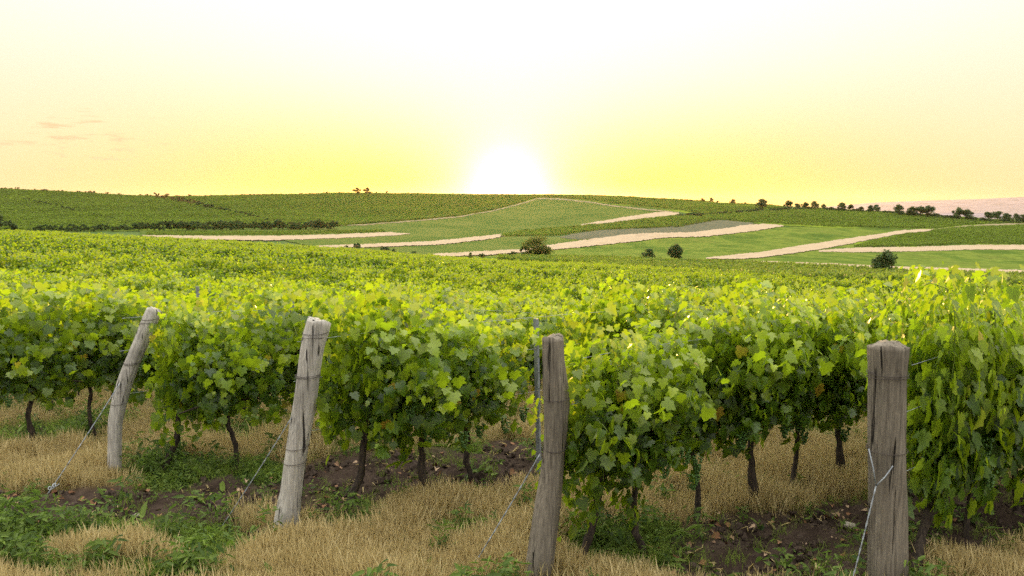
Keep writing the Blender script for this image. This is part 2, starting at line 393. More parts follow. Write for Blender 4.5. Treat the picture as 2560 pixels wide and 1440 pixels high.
M_TRACK = field_mat('track', [(.3, (.16, .15, .07)), (.55, (.25, .20, .12)), (.7, (.32, .25, .16))], .1, (1, 2, 1), 1.5, .4)
M_PLOW = field_mat('ploughed', [(.3, (.10, .09, .07)), (.7, (.16, .14, .105))], .1, (1, 1, 1), 1, .7, -.9, (.14, (.07, .095, .035), .8))
M_VGROUND = field_mat('vineyard_floor', [(.3, (.045, .085, .022)), (.7, (.08, .12, .03))], .05, (1, 1, 1), 1.5, .5)
M_VGROUND2 = field_mat('hill_vineyard_floor', [(.3, (.05, .08, .016)), (.48, (.075, .11, .02)), (.6, (.16, .21, .025)), (.75, (.08, .11, .02))], .012, (1, 1, 1), 1.0, .6)

# ------------------------------------------------------------------ zones near the camera (in photo rows/columns of the flat ground)
# each: centre x, centre y, half width, half height ; type
ZONES = [('soil', 330, 1275, 470, 44), ('soil', 620, 1240, 140, 45), ('soil', 1060, 1190, 290, 58), ('soil', 1950, 1385, 330, 85),
         ('soil', 2150, 1300, 120, 60), ('soil', 700, 1345, 180, 20), ('soil', 2420, 1300, 160, 90), ('soil', 90, 1060, 80, 20), ('soil', 1290, 1120, 80, 30),
         ('dry', 130, 1165, 200, 60), ('dry', 950, 1400, 420, 95), ('dry', 1250, 1290, 260, 60), ('dry', 1880, 1180, 260, 65), ('dry', 1550, 1200, 160, 50),
         ('dry', 640, 1280, 60, 40), ('dry', 260, 1405, 300, 26), ('dry', 700, 1125, 90, 40), ('dry', 1600, 1290, 150, 30), ('dry', 2080, 1240, 120, 30),
         ('green', 230, 1345, 330, 32), ('green', 500, 1365, 190, 45), ('green', 440, 1178, 130, 32), ('green', 1600, 1370, 170, 55), ('green', 900, 1330, 90, 30),
         ('green', 100, 1075, 120, 45), ('green', 20, 1350, 90, 50), ('green', 1150, 1340, 90, 40), ('green', 650, 1190, 80, 40), ('green', 120, 1425, 260, 28), ('green', 380, 1440, 160, 20), ('green', 20, 1390, 110, 30)]
def zones(x, y):
    px, py, _ = project(x, y, np.zeros_like(x))
    w8 = np.sin(x * 3.1 + 1.3 * np.sin(y * 2.3)) * .5 + np.sin(y * 4.1 + x * 1.7) * .5
    w9 = np.sin(x * 9.3 + 2.3 * np.sin(y * 7.3)) * .5 + np.sin(y * 11.1 - x * 6.7) * .5
    W = {'soil': np.full(x.shape, .10), 'dry': .22 + .12 * w8, 'green': .16 - .12 * w8}
    for k, cx, cy, a, b in ZONES:
        q = ((px - cx) / a) ** 2 + ((py - cy) / b) ** 2
        W[k] = np.maximum(W[k], np.exp(-q * q * .7) * (1 + .35 * w9))
    tot = W['soil'] + W['dry'] + W['green']
    sh = 4
    W['soil'] = W['soil'] * 1.5
    ws = {k: (v / tot) ** sh for k, v in W.items()}; s = sum(ws.values())
    return {k: v / s for k, v in ws.items()}

# ------------------------------------------------------------------ ground sheet
azs = np.concatenate([np.arange(-180, -60, 6), np.arange(-60, -42, 2), np.arange(-42, 42, .3), np.arange(42, 60, 2), np.arange(60, 180, 6)]) * math.pi / 180
rad = np.concatenate([np.linspace(.5, 3.5, 8)[:-1], np.exp(np.linspace(math.log(3.5), math.log(25000), 600))])
A, R = np.meshgrid(azs, rad, indexing='ij')
X = R * np.sin(A); Y = R * np.cos(A); Z = terrain(X, Y)
near = np.clip((26 - R) / 10, 0, 1)
Z += near * (.018 * np.sin(X * 7.1 + 2 * np.sin(Y * 3.3)) + .014 * np.sin(Y * 9.7 + 2 * np.sin(X * 5.1)) + RS.uniform(-.012, .012, X.shape))
na, nr = X.shape
V = np.stack([X, Y, Z], -1).reshape(-1, 3); V = np.vstack([V, [0, 0, 0]])
ii, jj = np.meshgrid(np.arange(na), np.arange(nr - 1), indexing='ij'); i2 = (ii + 1) % na
F4 = np.stack([ii * nr + jj, ii * nr + jj + 1, i2 * nr + jj + 1, i2 * nr + jj], -1).reshape(-1, 4)
ia = np.arange(na); F3 = np.stack([ia * nr, ((ia + 1) % na) * nr, np.full(na, na * nr)], -1)[:, ::-1]
zn = zones(V[:, 0], V[:, 1]); rr = np.hypot(V[:, 0], V[:, 1])
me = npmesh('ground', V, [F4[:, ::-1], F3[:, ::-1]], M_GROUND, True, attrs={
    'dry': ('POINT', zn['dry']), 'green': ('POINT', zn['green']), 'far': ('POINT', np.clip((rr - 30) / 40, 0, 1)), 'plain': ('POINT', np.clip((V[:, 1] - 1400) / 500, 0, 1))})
tag(obj('ground', me), 'vineyard ground running down the slope to the valley and hills', None, None, 'structure')

# ------------------------------------------------------------------ draped field sheets
def poly_at(pl, x):
    xs = [p[0] for p in pl]; ys = [p[1] for p in pl]; return np.interp(x, xs, ys)
def sheet(name, label, upper, lower, mat, lift=.35, nx=140, ny=14, dmin=130):
    x0 = max(upper[0][0], lower[0][0]); x1 = min(upper[-1][0], lower[-1][0])
    xs = np.linspace(x0, x1, nx); tt = np.linspace(0, 1, ny)
    U = poly_at(upper, xs); Lw = poly_at(lower, xs)
    jit = .5 * np.sin(xs * .21) + .5 * np.sin(xs * .083 + 1) + RS.normal(0, .55, len(xs))
    ju = RS.normal(0, .45, len(xs)); jl = RS.normal(0, .45, len(xs))
    PX = np.repeat(xs[:, None], ny, 1); PY = (U + jit * .5 + ju)[:, None] * (1 - tt) + (Lw + jit * .6 + jl)[:, None] * tt
    P = hit(PX.ravel(), PY.ravel(), dmin); P[:, 2] += lift
    ii, jj = np.meshgrid(np.arange(nx - 1), np.arange(ny - 1), indexing='ij')
    F = np.stack([ii*ny+jj, ii*ny+jj+1, (ii+1)*ny+jj+1, (ii+1)*ny+jj], -1).reshape(-1, 4)
    me = npmesh(name, P, F, mat, True)
    return tag(obj(name, me), label, None, None, 'structure')
CREST = [(-1000,462),(-300,466),(0,474),(250,484),(400,494),(640,490),(850,485),(1100,488),(1270,489),(1450,490),(1560,494),(1700,502),(1900,514),(1960,520)]
TRACK1 = [(821,565),(905,563),(1046,552),(1152,542),(1250,524),(1310,507),(1348,496),(1398,498),(1468,505),(1538,516),(1626,526),(1697,532)]
S2U = [(790,617),(905,613),(1081,605),(1204,592),(1292,582),(1398,572),(1503,554),(1591,539),(1661,530),(1697,534)]
S2L = [(790,622),(912,621),(1099,614),(1222,600),(1292,586),(1327,580),(1415,570),(1521,562),(1609,550),(1697,538)]
S1U = [(356,590),(537,592),(705,591),(800,589),(905,585),(976,582),(1025,586)]
S1L = [(356,592),(504,601),(672,603),(800,599),(905,595),(976,591),(1025,587)]
S3U = [(1080,638),(1187,632),(1292,626),(1377,614),(1468,601),(1556,589),(1609,585),(1730,582),(1800,574),(1871,563),(1913,561),(1959,565)]
S3L = [(1080,642),(1116,644),(1215,641),(1292,634),(1391,626),(1468,618),(1574,607),(1661,596),(1765,593),(1871,581),(1959,567)]
S4U = [(1765,647),(1836,639),(1906,632),(2012,614),(2117,598),(2187,588),(2258,577),(2310,574),(2346,576)]
S4L = [(1765,650),(1857,650),(1906,646),(1994,634),(2064,623),(2135,609),(2223,591),(2293,582),(2346,577)]
S5U = [(2047,628),(2142,621),(2293,619),(2434,614),(2600,614)]; S5L = [(2047,632),(2152,633),(2311,630),(2434,626),(2600,626)]
S6U = [(1880,655),(2082,662),(2187,668),(2363,673),(2600,680)]; S6L = [(1880,657),(2082,667),(2223,677),(2398,688),(2600,692)]
sheet('hillside', 'green vineyard hillside rising to the ridge under the sun', CREST, [(-1000,596),(-300,590),(0,585),(100,580),(821,573),(905,565),(1046,553),(1152,543),(1250,525),(1310,508),(1348,497),(1398,497),(1468,503),(1538,513),(1626,522),(1697,530),(1760,542),(1960,522)], M_VGROUND2, .15, 260, 60)
sheet('field', 'green crop field under the sandy hill track', [(350,578),(821,566)] + TRACK1[1:], [(350,592),(700,600),(780,618)] + S2U[1:], M_CROP, .3, 240, 40)
sheet('field', 'green field between the two long stubble strips', [(780,620)] + S2L[1:5] + [(1400,596),(1490,598),(1556,589),(1700,584),(1730,581),(1800,572),(1885,559)], [(780,640), (1080,640)] + S3U[1:-1], M_CROP, .25, 200, 20)
sheet('field', 'wide green meadow with lone trees in the valley', [(1100,642)] + S3L[2:] + [(2064,569),(2258,574),(2346,576)], [(1100,665),(1222,660),(1480,672),(1700,690),(1765,675),(2346,579)][:4] + [(1900,690),(2346,695)], M_GRASSF, .2, 240, 50)
sheet('field', 'green meadow behind the round dark tree', [(1880,650),(2000,636),(2047,631),(2150,632),(2311,629),(2434,625),(2600,625)], [(1880,657),(2082,663),(2187,669),(2363,674),(2600,681)], M_GRASSF, .35, 140, 20)
sheet('field', 'green strips of land at the right edge of the valley', [(2135,608),(2223,590),(2300,580),(2416,566),(2504,561),(2600,560)], [(2135,630),(2600,630)], M_VGROUND2, .25, 120, 24)
sheet('field', 'rounded green vineyard hill right of the ploughed plot', [(1750,541),(1906,529),(2029,524),(2187,531),(2328,542),(2469,552),(2600,557)], [(1750,548),(1836,557),(1959,565),(2064,570),(2258,575),(2346,575),(2416,567),(2504,562),(2600,562)], M_VGROUND2, .3, 160, 24)
sheet('field', 'pinkish grey ploughed plot of young vines', [(1400,594),(1433,586),(1500,576),(1600,572),(1660,569),(1748,553),(1818,551),(1885,559)], [(1400,596),(1440,600),(1490,599),(1556,590),(1609,586),(1730,583),(1800,575),(1885,561)], M_PLOW, .4, 120, 10)
sheet('path', 'sandy track climbing the hill towards the sun', [(a, b - .8) for a, b in TRACK1], [(a, b + 1.8) for a, b in TRACK1], M_TRACK, .5, 200, 4)
sheet('path', 'pale track at the right hill foot', [(2330,574),(2346,573),(2416,565),(2504,560),(2600,559)], [(2330,578),(2346,577),(2416,569),(2504,564),(2600,563)], M_TRACK, .5, 60, 4)
for U_, L_, lb in ((S1U, S1L, 'pale stubble strip in front of the dark hedge'), (S2U, S2L, 'long narrow stubble strip climbing right to the ridge'),
                   (S3U, S3L, 'curved stubble strip below the ploughed plot'), (S4U, S4L, 'pale stubble strip running diagonally right of the lone trees'),
                   (S5U, S5L, 'level stubble strip at right above the round tree'), (S6U, S6L, 'narrow stubble strip behind the round dark tree')):
    sheet('stubble_strip', lb, U_, L_, M_STUB, .5, 420, 10)

# ------------------------------------------------------------------ leaf clouds (vectorised)
_h = [(0, .10), (.17, -.06), (.40, .02), (.53, .26), (.37, .36), (.51, .60), (.27, .66), (.17, .86), (0, 1.0)]
LEAF = _h + [(-x, y) for x, y in reversed(_h[1:-1])]
LEAF = np.array(LEAF + [(0, .42)])
LT = np.array([(len(LEAF) - 1, i, (i + 1) % (len(LEAF) - 1)) for i in range(len(LEAF) - 1)])
SLEAF = np.array([(0, 0), (.45, .15), (.42, .6), (0, 1), (-.42, .6), (-.45, .15)]); ST_ = np.array([(0, 1, 2), (0, 2, 3), (0, 3, 4), (0, 4, 5)])
def leaves(P, Nn, T, size, tmpl=LEAF, tris=LT, cup=.25, droop=.3, tooth=.0):
    n = len(P); Nn = Nn / (np.linalg.norm(Nn, axis=1)[:, None] + 1e-9)
    T = T - Nn * (T * Nn).sum(1)[:, None]; T /= np.linalg.norm(T, axis=1)[:, None] + 1e-9
    Bx = np.cross(T, Nn); m = len(tmpl)
    x = tmpl[None, :, 0] * (1 + RS.uniform(-.12, .12, (n, m))); y = tmpl[None, :, 1] * (1 + RS.uniform(-.08, .08, (n, m)))
    cupv = RS.uniform(-.1, cup * 2, (n, 1)); dr = RS.uniform(0, droop * 2, (n, 1))
    z = cupv * np.abs(x) - dr * y * y
    s = size[:, None, None]
    V = P[:, None] + s * (Bx[:, None] * x[..., None] + T[:, None] * y[..., None] + Nn[:, None] * z[..., None])
    F = (tris[None] + (np.arange(n) * m)[:, None, None]).reshape(-1, 3)
    return V.reshape(-1, 3), F, len(tris)

# a vine in its own frame: row along X, canopy wall across Y
def shoot_path(x0, y0, z0, top, side, flop):
    pts = [np.array([x0, y0, z0])]; d = np.array([RS.uniform(-.13, .13), side * RS.uniform(.0, .22), 1.0])
    n = int((top - z0) / .055)
    for i in range(n):
        d = d + RS.normal(0, .09, 3) * np.array([1, .6, .2]); d[1] *= .93; d[0] *= .9; d /= np.linalg.norm(d)
        pts.append(pts[-1] + d * .055)
    d = d * np.array([1, 0, 1]) + np.array([0, side * .9, .1])
    for i in range(int(flop / .055)):
        d = d + np.array([0, side * .02, -.28]) + RS.normal(0, .08, 3); d /= np.linalg.norm(d); d[1] = d[1] if abs(pts[-1][1]) < .34 else d[1] * .3
        pts.append(pts[-1] + d * .055)
    return np.array(pts)
def vine_foliage(name, nsh=27, fill=240, leafsize=(.04, .115), hang=1, simple=False, top=1.55, length=.78, lump=1):
    P = []; Nn = []; T = []; sz = []; young_lit = []; mb = MB()
    for k in range(nsh):
        side = random.choice((-1, 1)); x0 = RS.uniform(-.5, .5) * length
        low = RS.rand() < .24 * hang
        tp = RS.uniform(1.1, 1.3) * top / 1.55 if low else RS.uniform(top - .38, top + .15)
        if RS.rand() < .26: tp += RS.uniform(.04, .20)
        path = shoot_path(x0, RS.uniform(-.08, .08), .68 + RS.uniform(-.08, .08), tp, side, RS.uniform(.2, .7) if low else (RS.uniform(.1, .45) if RS.rand() < .55 else 0))
        if not simple and k % 2 == 0: mb.add(tube(path[::2] if len(path) > 5 else path, np.linspace(.0045, .002, len(path[::2] if len(path) > 5 else path)), 4, False))
        step = 1 if not simple else 2
        for i in range(2, len(path), step):
            if abs(path[i][0]) > length * .58: continue
            f = i / len(path)
            for q in range(1 if simple else (3 if RS.rand() < .6 else 2)):
                sd_ = side if RS.rand() < .65 else -side
                off = np.array([RS.normal(0, .07), sd_ * abs(RS.normal(.05, .06)), RS.normal(0, .04)])
                P.append(path[i] + off)
                Nn.append([RS.normal(0, .45), sd_ * RS.uniform(.5, 1.2), RS.normal(.35, .35) + (.5 if path[i][2] > top - .15 else 0)])
                T.append([RS.normal(0, .5), sd_ * .3, -1 + RS.uniform(0, .5)])
                sz.append(RS.uniform(*leafsize) * (1 - .45 * max(0, f - .75) * 4 * RS.rand()))
                young_lit.append(np.clip((f - .42) * 1.25 + RS.normal(0, .2), 0, 1) if not low else np.clip((f - .7) * 2 + RS.normal(0, .15), 0, 1))  # yellower to the shoot tip: new growth plus painted glow of lit tops
    bot = .52 + .14 * math.sin(RS.uniform(0, 6.3))
    for k in range(fill):
        x = RS.uniform(-.5, .5) * length; zb = bot + .13 * math.sin(x * 9 + nsh) ; z = zb + (top - zb - .05) * RS.beta(1.1, 1.1)
        sd_ = random.choice((-1, 1)); th = .20 * (1 - .45 * abs((z - 1.0) / .65) ** 2)
        P.append([x, sd_ * th * (RS.uniform(.4, 1.25)) * lump, z])
        Nn.append([RS.normal(0, .5), sd_ * 1.0, RS.normal(.3, .35)]); T.append([RS.normal(0, .5), sd_ * .2, -1])
        sz.append(RS.uniform(*leafsize)); young_lit.append(np.clip(RS.normal(.04 + .3 * max(0, z - 1.2), .15), 0, 1))  # paler with height: light on the canopy top put into the colour
    P = np.array(P); n = len(P)
    if simple: young_lit = list(np.array(young_lit) * .55)
    if simple: V, F, k = leaves(P, np.array(Nn), np.array(T), np.array(sz) * 1.0, SLEAF, ST_)
    else: V, F, k = leaves(P, np.array(Nn), np.array(T), np.array(sz))
    rnd = np.repeat(RS.uniform(0, 1, n) ** 1.3, k); y = np.repeat(np.array(young_lit), k)
    mats = [M_VINE, M_SHOOT]; mi = np.zeros(len(F), int)
    if mb.n:
        sf = np.array(mb.F); V2 = np.vstack([V, np.array(mb.V)]); sf = sf + len(V)
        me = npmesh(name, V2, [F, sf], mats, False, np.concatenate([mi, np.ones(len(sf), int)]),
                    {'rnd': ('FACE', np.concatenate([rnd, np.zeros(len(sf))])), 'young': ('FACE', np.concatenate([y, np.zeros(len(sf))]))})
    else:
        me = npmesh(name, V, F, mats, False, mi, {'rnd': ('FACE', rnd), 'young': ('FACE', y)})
    return me
def vine_trunk(name, r=.028, arms=True):
    pts = [(0, 0, -.06)]; x = RS.uniform(-.12, .12) if arms else RS.uniform(.24, .34); y = RS.uniform(-.06, .06); H = .68 if arms else .8
    ph = RS.uniform(0, 6.3)
    for i in range(1, 12):
        f = i / 11; pts.append((x * f + .028 * math.sin(ph + f * 6) + RS.normal(0, .006), y * f + .02 * math.cos(ph + f * 5), -.06 + f * (H + .06)))
    rr = np.array([r * (1.35 - .5 * i / 11) * RS.uniform(.85, 1.2) for i in range(12)]); rr[-1] *= 1.3; rr[-2] *= 1.25
    mb = MB(); mb.add(tube(pts, rr, 9, True, lambda i, k: 1 + .18 * math.sin(k * 2.1 + i * .7) + RS.uniform(-.08, .08)))
    e = np.array(pts[-1])
    for s in ((-1, 1) if arms else ()):
        arm = [e + np.array([s * q * .42, .02 * math.sin(q * 7 + ph), .05 * math.sin(q * 3) ]) for q in np.linspace(0, 1, 7)]
        mb.add(tube(arm, np.linspace(r * .75, r * .35, 7), 7))
    return mb.mesh(name, M_TRUNK, True)
_ico = None
def bunch_mesh(name):
    import bmesh
    bm = bmesh.new(); bmesh.ops.create_icosphere(bm, subdivisions=1, radius=1); v0 = np.array([v.co[:] for v in bm.verts]); f0 = np.array([[v.index for v in f.verts] for f in bm.faces]); bm.free()
    V = []; F = []; n = 0
    for i in range(70):
        f = RS.uniform(0, 1); rad_ = .038 * (1 - f) ** .6 + .006; a = RS.uniform(0, 6.3); q = rad_ * math.sqrt(RS.uniform(.3, 1))
        c = np.array([q * math.cos(a), q * math.sin(a), -.14 * f]); V.append(v0 * RS.uniform(.0075, .0095) + c); F.append(f0 + n); n += len(v0)
    return npmesh(name, np.vstack(V), np.vstack(F), M_GRAPE, True)
NF = 9
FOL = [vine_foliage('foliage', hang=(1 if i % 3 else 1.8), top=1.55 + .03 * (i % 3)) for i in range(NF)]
TRK = [vine_trunk('trunk', RS.uniform(.017, .025)) for i in range(6)]
TRK0 = [vine_trunk('trunk', .023, False) for i in range(3)]
BUN = [bunch_mesh('grape_bunch') for i in range(2)]

# ------------------------------------------------------------------ row geometry
RD = np.array([.782, .624]); RN = np.array([-.624, .782])      # row direction, and the normal pointing left-away
RANG = math.atan2(RD[1], RD[0])
def gz(x, y): return float(terrain(np.array([x]), np.array([y]))[0])
POSTPX = {1: (285, 1195), 2: (712, 1338), 3: (1344, 1468), 4: (2218, 1480)}
START = {k: on_flat(*v)[:2] for k, v in POSTPX.items()}
STEP = np.array([-1.92, .90])
for k in range(0, -14, -1): START[k] = START[k+1] + STEP
BASES = {3: [(1430,1440),(1600,1385),(1745,1310),(1875,1278),(1985,1240),(2095,1213)], 2: [(862,1300),(1050,1262),(1187,1202)], 1: [(400,1190),(590,1172)], 0: [(62,1126),(240,1085)]}
allv = []
for k in sorted(START, reverse=True):
    pos = []
    if k in BASES:
        for b in BASES[k]: pos.append(on_flat(*b)[:2])
        if k == 0:
            pos = [pos[0] - RD * .85] + pos
    else:
        pos.append(START[k] + RD * .35)
    # project the hand-placed ones near the row line, then go on at planting distance
    while len(pos) < 140:
        q = pos[-1] + RD * .8; off = (q - START[k]).dot(RN)
        q = q - RN * off * .5
        pos.append(q)
    for i, p in enumerate(pos):
        allv.append((k, i, p))
def in_view(p, zt=1.6, m=160):
    z = gz(*p); px, py, d = project(p[0], p[1], z + zt)
    return p[1] > 2 and -m < px < 2560 + m and d > 1
cand = [(k, i, p) for k, i, p in allv if p[1] > 2 and -.70 < p[0] / p[1] < .72]
cand.sort(key=lambda c: np.hypot(*c[2]))
NEARV = cand[:285]; near_set = {(k, i) for k, i, p in NEARV}
ORD = ['first', 'second', 'third', 'fourth', 'fifth', 'sixth', 'seventh', 'eighth', 'ninth', 'tenth', 'eleventh', 'twelfth']
POSTN = {4: 'thick upright brown end post at right', 3: 'curved dark brown end post in the middle', 2: 'pale grey end post left of centre', 1: 'slender grey leaning end post at left'}
shown = {}
for k, i, p in NEARV: shown.setdefault(k, []).append(i)
def vine(k, i, p):
    o = empty('grapevine', (p[0], p[1], gz(*p) - .01))
    flip = math.pi if RS.rand() < .5 else 0
    o.rotation_euler = (0, 0, RANG + flip + RS.normal(0, .05)); s = RS.uniform(.95, 1.06)
    o.scale = (s, s, s * (.96 if (k == 4) else RS.uniform(.84, .97)))
    tk = obj('trunk', TRK0[RS.randint(3)] if i == 0 and k >= 0 else TRK[RS.randint(len(TRK))], o)
    if i == 0 and k >= 0 and flip: tk.rotation_euler = (0, 0, math.pi)
    f = obj('foliage', FOL[RS.randint(NF)], o)
    f.location = (0, 0, RS.uniform(-.05, .04))
    if k == 4: f.location.z = -.38; f.scale = (1.05, 1.1, 1.27)
    if i == 0 and k >= 0:
        w_ = .82 if k in (2, 3) else .70; f.scale = (w_, .85, f.scale[2]); f.location.x = (-1 if flip else 1) * (.22 if k in (2, 3) else .24)
    nb = 0 if i == 0 else 3 if np.hypot(*p) < 8 else (1 if np.hypot(*p) < 13 else 0)
    for q in range(nb):
        b = obj('grape_bunch', BUN[q % 2], o); b.location = (RS.uniform(-.4, .4), (-.18 if flip == 0 else .18) + RS.uniform(-.03, .03), RS.uniform(.62, .92)); b.rotation_euler = (0, 0, RS.uniform(0, 6))
    if k in POSTN and i < 12:
        lab = f'{ORD[i]} leafy grapevine behind the {POSTN[k]}'; grp = 'grapevines in the front rows'
    elif k >= 0:
        if k == 0: lab = 'leafy grapevine in the last row before the back rows, left of the slender grey post' if i < 3 else 'green grapevine in the row just behind the slender leaning post'
        else: lab = f'distant grapevine far along the row of the {POSTN[k]}'
        grp = f'far vines of the row of the {POSTN.get(k, "slender post")}'
    else:
        lab = 'leafy green grapevine in the dense rows behind the front rows'; grp = 'grapevines in the rows behind'
    tag(o, lab, 'grapevine', grp)
for c in NEARV:
    if c[:2] != (2, 3): vine(*c)       # a vine is missing in the row of the pale post

# ------------------------------------------------------------------ instancing of uncountable stuff
SRC = bpy.data.collections.new('stuff_sources')
def scatter(name, sources, P, rot, scl, label, mat=None):
    """one object: points carrying rotation, scale and kind; each draws one of the source meshes"""
    c = bpy.data.collections.new(name + '_source')
    for i, me in enumerate(sources):
        o = bpy.data.objects.new(f'{name}_piece_{i:02d}', me); c.objects.link(o)
    n = len(P); me = bpy.data.meshes.new(name); me.vertices.add(n); me.vertices.foreach_set('co', np.asarray(P, np.float32).ravel())
    a = me.attributes.new('rot', 'FLOAT_VECTOR', 'POINT'); a.data.foreach_set('vector', np.asarray(rot, np.float32).ravel())
    a = me.attributes.new('scl', 'FLOAT_VECTOR', 'POINT'); a.data.foreach_set('vector', np.asarray(scl, np.float32).ravel())
    a = me.attributes.new('vi', 'INT', 'POINT'); a.data.foreach_set('value', RS.randint(0, len(sources), n).astype(np.int32))
    o = obj(name, me)
    ng = bpy.data.node_groups.new(name + '_scatter', 'GeometryNodeTree')
    ng.interface.new_socket('Geometry', in_out='INPUT', socket_type='NodeSocketGeometry'); ng.interface.new_socket('Geometry', in_out='OUTPUT', socket_type='NodeSocketGeometry')
    gi = ng.nodes.new('NodeGroupInput'); go = ng.nodes.new('NodeGroupOutput'); ip = ng.nodes.new('GeometryNodeInstanceOnPoints')
    ci = ng.nodes.new('GeometryNodeCollectionInfo'); ci.inputs['Collection'].default_value = c; ci.inputs['Separate Children'].default_value = True; ci.inputs['Reset Children'].default_value = True
    def na(nm, ty):
        x = ng.nodes.new('GeometryNodeInputNamedAttribute'); x.data_type = ty; x.inputs['Name'].default_value = nm; return x.outputs[0]
    ng.links.new(gi.outputs[0], ip.inputs['Points']); ng.links.new(ci.outputs[0], ip.inputs['Instance']); ip.inputs['Pick Instance'].default_value = True
    ng.links.new(na('vi', 'INT'), ip.inputs['Instance Index'])
    er = ng.nodes.new('FunctionNodeEulerToRotation'); ng.links.new(na('rot', 'FLOAT_VECTOR'), er.inputs[0]); ng.links.new(er.outputs[0], ip.inputs['Rotation'])
    ng.links.new(na('scl', 'FLOAT_VECTOR'), ip.inputs['Scale']); ng.links.new(ip.outputs[0], go.inputs[0])
    md = o.modifiers.new('scatter', 'NODES'); md.node_group = ng
    return tag(o, label, None, None, 'stuff')

# remaining vines of our own slope
EDGE = [(-800,600),(0,592),(450,600),(850,634),(1000,647),(1222,657),(1362,663),(1503,675),(1700,692),(1836,704),(2012,716),(2258,728),(2560,745),(3200,775)]
pts = []
i_ = np.arange(-150, 400); j_ = np.arange(0, 420)
I, J = np.meshgrid(np.arange(-70, 215), np.arange(-260, 420), indexing='ij')
B0 = START[0]; pitch = abs((START[0] - START[1]).dot(RN))
PXY = B0[None, None] + RN * (I * pitch)[..., None] + RD * (J * .8)[..., None]
PXY = PXY.reshape(-1, 2); PXY += RS.normal(0, .05, PXY.shape)
rowi = I.ravel()
ok = (PXY[:, 1] > 8) & (PXY[:, 1] < 175) & (PXY[:, 0] / PXY[:, 1] < .95) & (PXY[:, 0] / PXY[:, 1] > -1.1)
PXY = PXY[ok]; rowi = rowi[ok]
# leave out what stands as individual vines
nv = np.array([p for _, _, p in NEARV])
keep = np.ones(len(PXY), bool)
nearm = np.hypot(PXY[:, 0], PXY[:, 1]) < 32
idx = np.where(nearm)[0]
for a in idx:
    if np.min(np.hypot(nv[:, 0] - PXY[a, 0], nv[:, 1] - PXY[a, 1])) < .75 or (rowi[a] < 1): keep[a] = False
PXY = PXY[keep]; z = terrain(PXY[:, 0], PXY[:, 1]); px, py, d = project(PXY[:, 0], PXY[:, 1], z)
ok = (py > poly_at(EDGE, px)) ; PXY = PXY[ok]; z = z[ok]
P = np.column_stack([PXY, z]); dist = np.hypot(P[:, 0], P[:, 1])
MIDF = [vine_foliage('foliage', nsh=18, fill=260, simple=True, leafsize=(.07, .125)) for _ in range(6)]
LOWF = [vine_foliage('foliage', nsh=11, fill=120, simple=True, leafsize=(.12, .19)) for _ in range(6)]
def vscatter(nm, src, P, label, s0=1.0, ang=RANG, jz=.13):
    n = len(P); rot = np.zeros((n, 3)); rot[:, 2] = ang + np.where(RS.rand(n) < .5, math.pi, 0) + RS.normal(0, .08, n)
    s = RS.uniform(.9, 1.1, (n, 1)) * s0 * np.ones((n, 3)); s[:, 2] *= .92 * RS.uniform(1 - jz, 1 + jz, n)
    # weak and missing vines in patches
    pt = np.sin(P[:, 0] * .31 + 2 * np.sin(P[:, 1] * .17)) + np.sin(P[:, 1] * .43 - P[:, 0] * .11)
    s[:, 2] *= 1 - .10 * (pt > 1.2); kp = RS.rand(n) > .05
    return scatter(nm, src, P[kp], rot[kp], s[kp], label)
a = dist < 45
vscatter('vineyard', MIDF, P[a], 'bright green vineyard rows just beyond the nearest vines')
vscatter('vineyard', LOWF, P[~a], 'green vineyard rows covering the near slope down to the valley')
print('near slope vines', a.sum(), (~a).sum())

